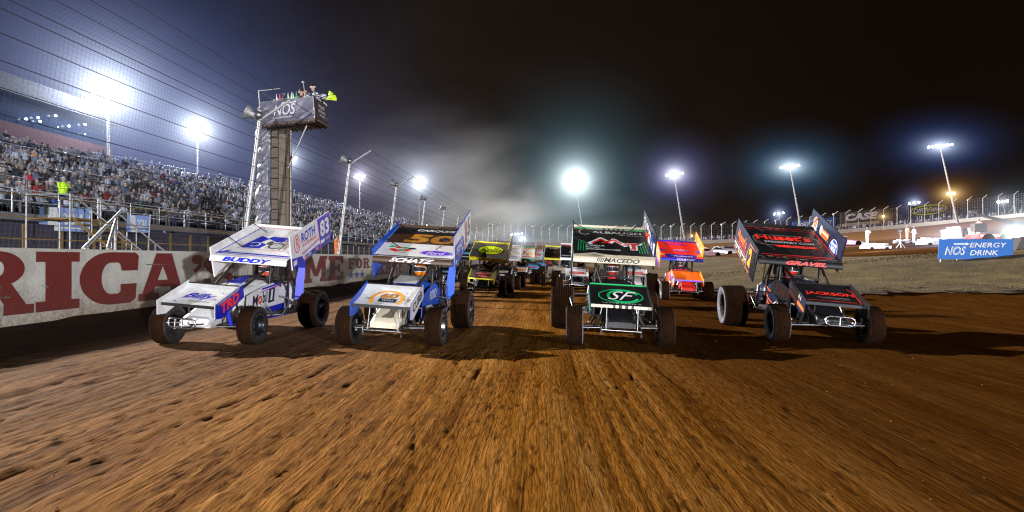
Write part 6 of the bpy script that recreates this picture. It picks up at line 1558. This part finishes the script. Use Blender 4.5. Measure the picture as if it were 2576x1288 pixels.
# low dirt race cars with full bodies waiting by the far wall
def late_model(u, v, dist, c, label, rz, num):
    p = CP + ray(u, v)*dist; e = empty('stock_car', (p.x, p.y, gz(p.x, p.y)), (0, 0, rz)); tag(e, label, 'race car', 'low bodied race cars parked in the infield')
    b = MB(); sec = [(-2.5, .30, .55, .95), (-1.6, .22, .72, 1.0), (-.6, .2, .85, 1.0), (1.2, .2, .95, 1.0), (2.4, .25, 1.10, .98)]
    b.loft([[Vector((-w_, y, z0_)), Vector((-w_, y, z1_*.8)), Vector((-w_*.85, y, z1_)), Vector((w_*.85, y, z1_)), Vector((w_, y, z1_*.8)), Vector((w_, y, z0_))] for y, z0_, z1_, w_ in sec], c, smooth=False)
    for sx in (-1, 1): b.text(frame((sx*1.0, -.2*0, .5), (0, sx, 0), (0, 0, 1)), num, .2*sx, .0, .6, .4, M_white if c is not M_white else M_red, .012, .04)
    b.build('body', e)
    b = MB(); b.box((0, .45, 1.33), (1.3, 1.3, .04), c); 
    for sx in (-1, 1):
        b.tube([(sx*.62, -.35, .9), (sx*.6, -.15, 1.32)], .03, M_frame, 6); b.tube([(sx*.62, 1.3, .95), (sx*.6, 1.05, 1.32)], .05, c, 6)
        b.prism(frame((sx*.95, 1.9, 1.0), (0, 1, 0), (0, 0, 1)), [(0, 0), (.6, .1), (.6, .35), (.1, .15)], .02, c)
    b.build('roof', e)
    b = MB(); b.box((0, .4, 1.10), (1.1, 1.1, .36), M_dark); b.build('window', e)
    b = MB(); b.box((0, 2.5, 1.22), (1.9, .03, .26), c); b.build('spoiler', e)
    for sx in (-1, 1):
        for y in (-1.5, 1.35):
            b = MB(); b.lathe([(.2, -.14), (.33, -.14), (.36, -.1), (.36, .1), (.33, .14), (.2, .14), (.001, .08)], (sx*.93, y, .36), (sx, 0, 0), M_tyre, 18); b.build('wheel', e)
M_pinkw = mat('pink white paint', (.75, .42, .45), .4, dirt=.2)
late_model(1782, 630, 88, M_pinkw, 'pink and white low race car at the end of the infield queue', R(70), '5')
late_model(1812, 626, 92, M_white, 'white low race car second in the infield queue', R(75), '12')
late_model(1836, 623, 95, M_lgrey, 'grey low race car third in the infield queue', R(78), '32')
late_model(1858, 620, 98, M_black, 'black low race car partly behind the wing of the black sprint car', R(80), '1')
late_model(2124, 601, 78, M_white, 'white low race car alone under the purple light by the far wall', R(78), '45')

# big blue sign standing on the infield grass
dist = 29.5
a = CP + ray(2360, 652)*dist; za_ = gz(a.x, a.y)
e = empty('sign_board', (a.x, a.y, a.z)); tag(e, 'long bright blue sign with white energy drink lettering on the infield grass', 'sign')
Lx = (2546-2358)/FPX*dist; Hh = 51/FPX*dist
f = (Vector((0, 0, 0)), Vector((math.cos(YAW), math.sin(YAW), .0)).normalized(), Vector((.24, .25, 1)), Vector((0, -1, 0)))
M_bsg = mat('bright blue sign', (.018, .12, .42), .55, dirt=.3, dcol=(.02, .12, .4))
b = MB(); b.slab(f, 0, Lx, 0, Hh, .04, M_bsg)
b.text(f, 'NOS', Lx*.22, Hh*.42, Lx*.28, Hh*.42, M_white, .012, .03, .25); b.poly(f, [(Lx*.20, Hh*.72), (Lx*.36, Hh*.72), (Lx*.36, Hh*.68), (Lx*.41, Hh*.755), (Lx*.36, Hh*.83), (Lx*.36, Hh*.79), (Lx*.19, Hh*.79)], M_white, .012)
b.text(f, 'NOS', Lx*.22, Hh*.42, Lx*.24, Hh*.34, M_bsg, .014, -.02, .25)
b.text(f, 'ENERGY', Lx*.66, Hh*.70, Lx*.50, Hh*.24, M_white, .012, .01, .18); b.text(f, 'DRINK', Lx*.61, Hh*.32, Lx*.38, Hh*.25, M_white, .012, .01, .18)
b.build('panel', e)
b = MB()
for k in range(5): b.tube([fp(f, Lx*(.05 + .22*k), -.5, -.1), fp(f, Lx*(.05 + .22*k), Hh*.95, -.1)], .03, M_gal, 6)
b.build('frame', e)

# infield equipment; white covers and paint emit light in place of floodlighting
M_lit = mat('glaring lit panel', (1, .98, 1), emis=3.5); M_litw = mat('self-lit white cover', (.6, .58, .62), emis=.22); M_soft = mat('self-lit white paint', (.9, .88, .92), emis=.32)
def at(u, v, d): return CP + ray(u, v)*d
q = at(2430, 600, 46); lt = empty('light_tower', q); tag(lt, 'mobile light unit with four tilted glaring lamp panels behind the blue sign', 'light')
for k, (u, v, w_, h_) in enumerate(((2376, 590, 10, 22), (2392, 585, 12, 26), (2408, 583, 14, 26), (2444, 587, 11, 26))):
    c = at(u, v, 46) - q; b = MB(); b.box(c, (w_/FPX*46, .12, h_/FPX*46), M_lit, ry=R(-8)); b.box(c + Vector((0, .10, 0)), (w_/FPX*46*1.15, .06, h_/FPX*46*1.1), M_gal, ry=R(-8)); b.build('lamp_panel', lt)
b = MB(); b.box(at(2432, 585, 46.2) - q, (.75, .1, .75), M_kbd)
b.tube([at(2372, 603, 46.3) - q, at(2455, 600, 46.3) - q], .06, M_gal, 6)
for u in (2380, 2400, 2430, 2450): b.tube([at(u, 612, 46.3) - q, at(u, 590, 46.3) - q], .04, M_gal, 6)
b.build('frame', lt)
def lowbox(u0, v0, u1, v1, d, label, cat, name, parts=2, mt=M_litw):
    c = at((u0+u1)/2, v1, d); w_ = (u1-u0)/FPX*d; h_ = (v1-v0)/FPX*d; e = empty(name, c); tag(e, label, cat)
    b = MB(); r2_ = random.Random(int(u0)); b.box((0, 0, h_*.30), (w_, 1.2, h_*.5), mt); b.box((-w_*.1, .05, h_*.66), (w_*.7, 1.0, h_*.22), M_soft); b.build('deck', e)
    b = MB()
    for k in range(4): b.box((-w_*.36 + w_*.24*k, -.1, h_*.84), (w_*.15, .5, h_*.28*r2_.uniform(.6, 1.2)), mt if k % 2 else M_soft)
    b.build('cargo', e)
    for sx in (-1, 1): b = MB(); b.lathe([(.001, -.1), (h_*.2, -.1), (h_*.22, 0), (h_*.2, .1), (.001, .1)], (sx*w_*.3, -.66, h_*.10), (0, 1, 0), M_tyre, 12); b.build('wheel', e)
lowbox(2172, 612, 2232, 626, 52, 'low trailer with a glow put into its white paint, nearest the single race car', 'trailer', 'trailer')
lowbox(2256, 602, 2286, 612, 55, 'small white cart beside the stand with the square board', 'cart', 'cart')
lowbox(2316, 598, 2376, 616, 48, 'white self-lit flatbed left of the lamp panels', 'trailer', 'trailer')
# board on tripod
q = at(2266, 624, 50); e = empty('signal_board', q); tag(e, 'small square dark signal board on a white tripod', 'board')
b = MB(); h_ = 40/FPX*50
b.tube([(0, 0, .5), (-.05, 0, h_)], .03, M_gal, 6)
for a_ in range(3): b.tube([(0, 0, .55), (.4*math.cos(a_*2.1), .4*math.sin(a_*2.1), 0)], .03, M_white, 6)
b.build('tripod', e); b = MB(); b.box((-.05, 0, h_ + .12), (.40, .05, .32), M_kbd); b.box((-.05, -.03, h_ + .14), (.30, .012, .05), M_lgrey); b.box((-.05, -.03, h_ + .04), (.30, .012, .05), M_lgrey); b.build('panel', e)
# workers
def worker(u, v, d, pi, mt, label, rz):
    p = at(u, v, d); me = protos[pi].mesh('person'); sub = {M_c0.name: mt, M_c1.name: SKN[0], M_c2.name: HR[2], M_c3.name: mt}
    for i in range(len(me.materials)): me.materials[i] = sub[me.materials[i].name]
    o = bpy.data.objects.new('person', me); COL.objects.link(o); o.location = p; o.rotation_euler = (0, 0, rz); tag(o, label, 'person')
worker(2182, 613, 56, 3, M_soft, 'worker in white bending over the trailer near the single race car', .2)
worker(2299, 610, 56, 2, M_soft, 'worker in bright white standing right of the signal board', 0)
worker(2282, 606, 58, 2, mat('salmon shirt', (.9, .5, .35), emis=.35), 'worker in a salmon shirt next to the worker in white', 0)  # salmon shirt glows in place of floodlight on the cloth
worker(2461, 597, 47, 3, mat('pinkish shirt', (.85, .45, .42), emis=.3), 'worker in a pinkish shirt standing by the boom truck', 0)  # light on the pinkish shirt put in as a faint emission
# boom truck
q = at(2500, 612, 44); e = empty('boom_truck', q, (0, 0, R(-6))); tag(e, 'dark truck with a raised boom behind the blue sign', 'truck')
b = MB(); b.box((.2, 0, .55), (3.6, 1.6, .35), M_red); b.box((-.6, -.81, .6), (1.8, .02, .2), M_lgrey); b.build('deck', e)
b = MB(); b.loft([[Vector((x, y, z)) for x, y, z in ((x_, -.75, .7), (x_, -.7, h2), (x_, .7, h2), (x_, .75, .7))] for x_, h2 in ((1.0, 1.55), (1.3, 1.75), (2.3, 1.75), (2.6, 1.3))], M_kbd, smooth=False); b.build('cab', e)
b = MB(); b.box((1.6, -.74, 1.4), (.7, .03, .4), M_gl); b.build('window', e)
b = MB(); b.tube([(1.4, 0, 1.7), (-.4, 0, 2.15), (-1.5, 0, 2.55)], [.14, .11, .08], M_kbd, 8); b.box((-1.55, 0, 2.6), (.45, .4, .2), M_kbd); b.box((-1.1, 0, 1.3), (.9, .6, .7), M_kbd); b.build('boom', e)
for x in (-.9, .3, 2.0):
    b = MB(); b.lathe([(.001, -.12), (.4, -.12), (.42, 0), (.4, .12), (.001, .12)], (x, -.8, .35), (0, 1, 0), M_tyre, 16); b.build('wheel', e)
# spot lamp and the dark padded barrier at the right edge
q = at(2558, 588, 42); e = empty('spot_lamp', q); tag(e, 'single glaring lamp on a stand at the right edge', 'light')
b = MB(); b.tube([(0, 0, -1.6), (0, 0, -.2)], .04, M_gal, 6); b.build('stand', e)
b = MB(); b.lathe([(.3, 0), (.22, .1), (.001, .14)], (0, 0, 0), (-.3, -1, 0), M_lamp, 16); b.lathe([(.001, -.25), (.2, -.2), (.32, .0)], (0, 0, 0), (-.3, -1, 0), M_gal, 16); b.build('lamp_head', e)
glow('glow', q, 6, 3.5, .5, (.95, 1, 1), (.45, .6, .75))
q = at(2372, 600, 47); glow('glow', (q + at(2440, 600, 47))/2, 5, 1.1, .9, (.9, .9, 1), (.5, .5, .8), sq=(1.6, 1, .7))
q = at(2560, 655, 33); b = MB(); b.hexa([Vector(p_) + q for p_ in ((-.35, 0, 0), (1.6, -.2, 0), (1.6, .8, 0), (-.35, .8, 0), (.35, .1, 1.45), (1.6, 0, 1.55), (1.6, .8, 1.55), (.35, .8, 1.45))], M_kbd)
b.box(q + Vector((.75, -.18, .30)), (1.2, .06, .42), M_cream); o = b.build('barrier'); tag(o, 'dark padded barrier with a tan stripe right of the blue sign', 'barrier')
# lamps at the infield equipment, plus unseen fill lamps added over the far turn
def pt(loc, power, color, rad=.5):
    d = bpy.data.lights.new('infield_and_fill_lamp', 'POINT'); o = bpy.data.objects.new('infield_and_fill_lamp', d); COL.objects.link(o); d.energy = power; d.color = color; d.shadow_soft_size = rad; o.location = loc
pt(at(2410, 575, 44), 350, (1, .97, .95)); pt(at(2558, 585, 40), 350, (.95, 1, 1)); pt(at(2200, 590, 50), 500, (1, .95, .9)); pt(at(2110, 590, 74), 1600, (.6, .35, 1.0), 1); pt(at(1700, 530, 120), 9000, (1, .88, .75), 1); pt(at(2330, 440, 100), 9000, (1, .88, .75), 1); pt(at(2050, 480, 112), 9000, (1, .78, .85), 1)

# ------------------------------------------------------------------ render settings
scene.view_settings.view_transform = 'Standard'; scene.view_settings.look = 'None'; scene.view_settings.exposure = 0; scene.view_settings.gamma = 1
scene.render.engine = 'CYCLES'
c = scene.cycles
c.use_denoising = True; c.denoising_input_passes = 'RGB_ALBEDO_NORMAL'; c.denoising_prefilter = 'ACCURATE'; c.filter_width = 1.2
c.max_bounces = 5; c.diffuse_bounces = 2; c.glossy_bounces = 3; c.transparent_max_bounces = 32; c.volume_bounces = 0
c.volume_step_rate = 0.2; c.volume_max_steps = 256
c.sample_clamp_indirect = 6.0
c.use_light_tree = True
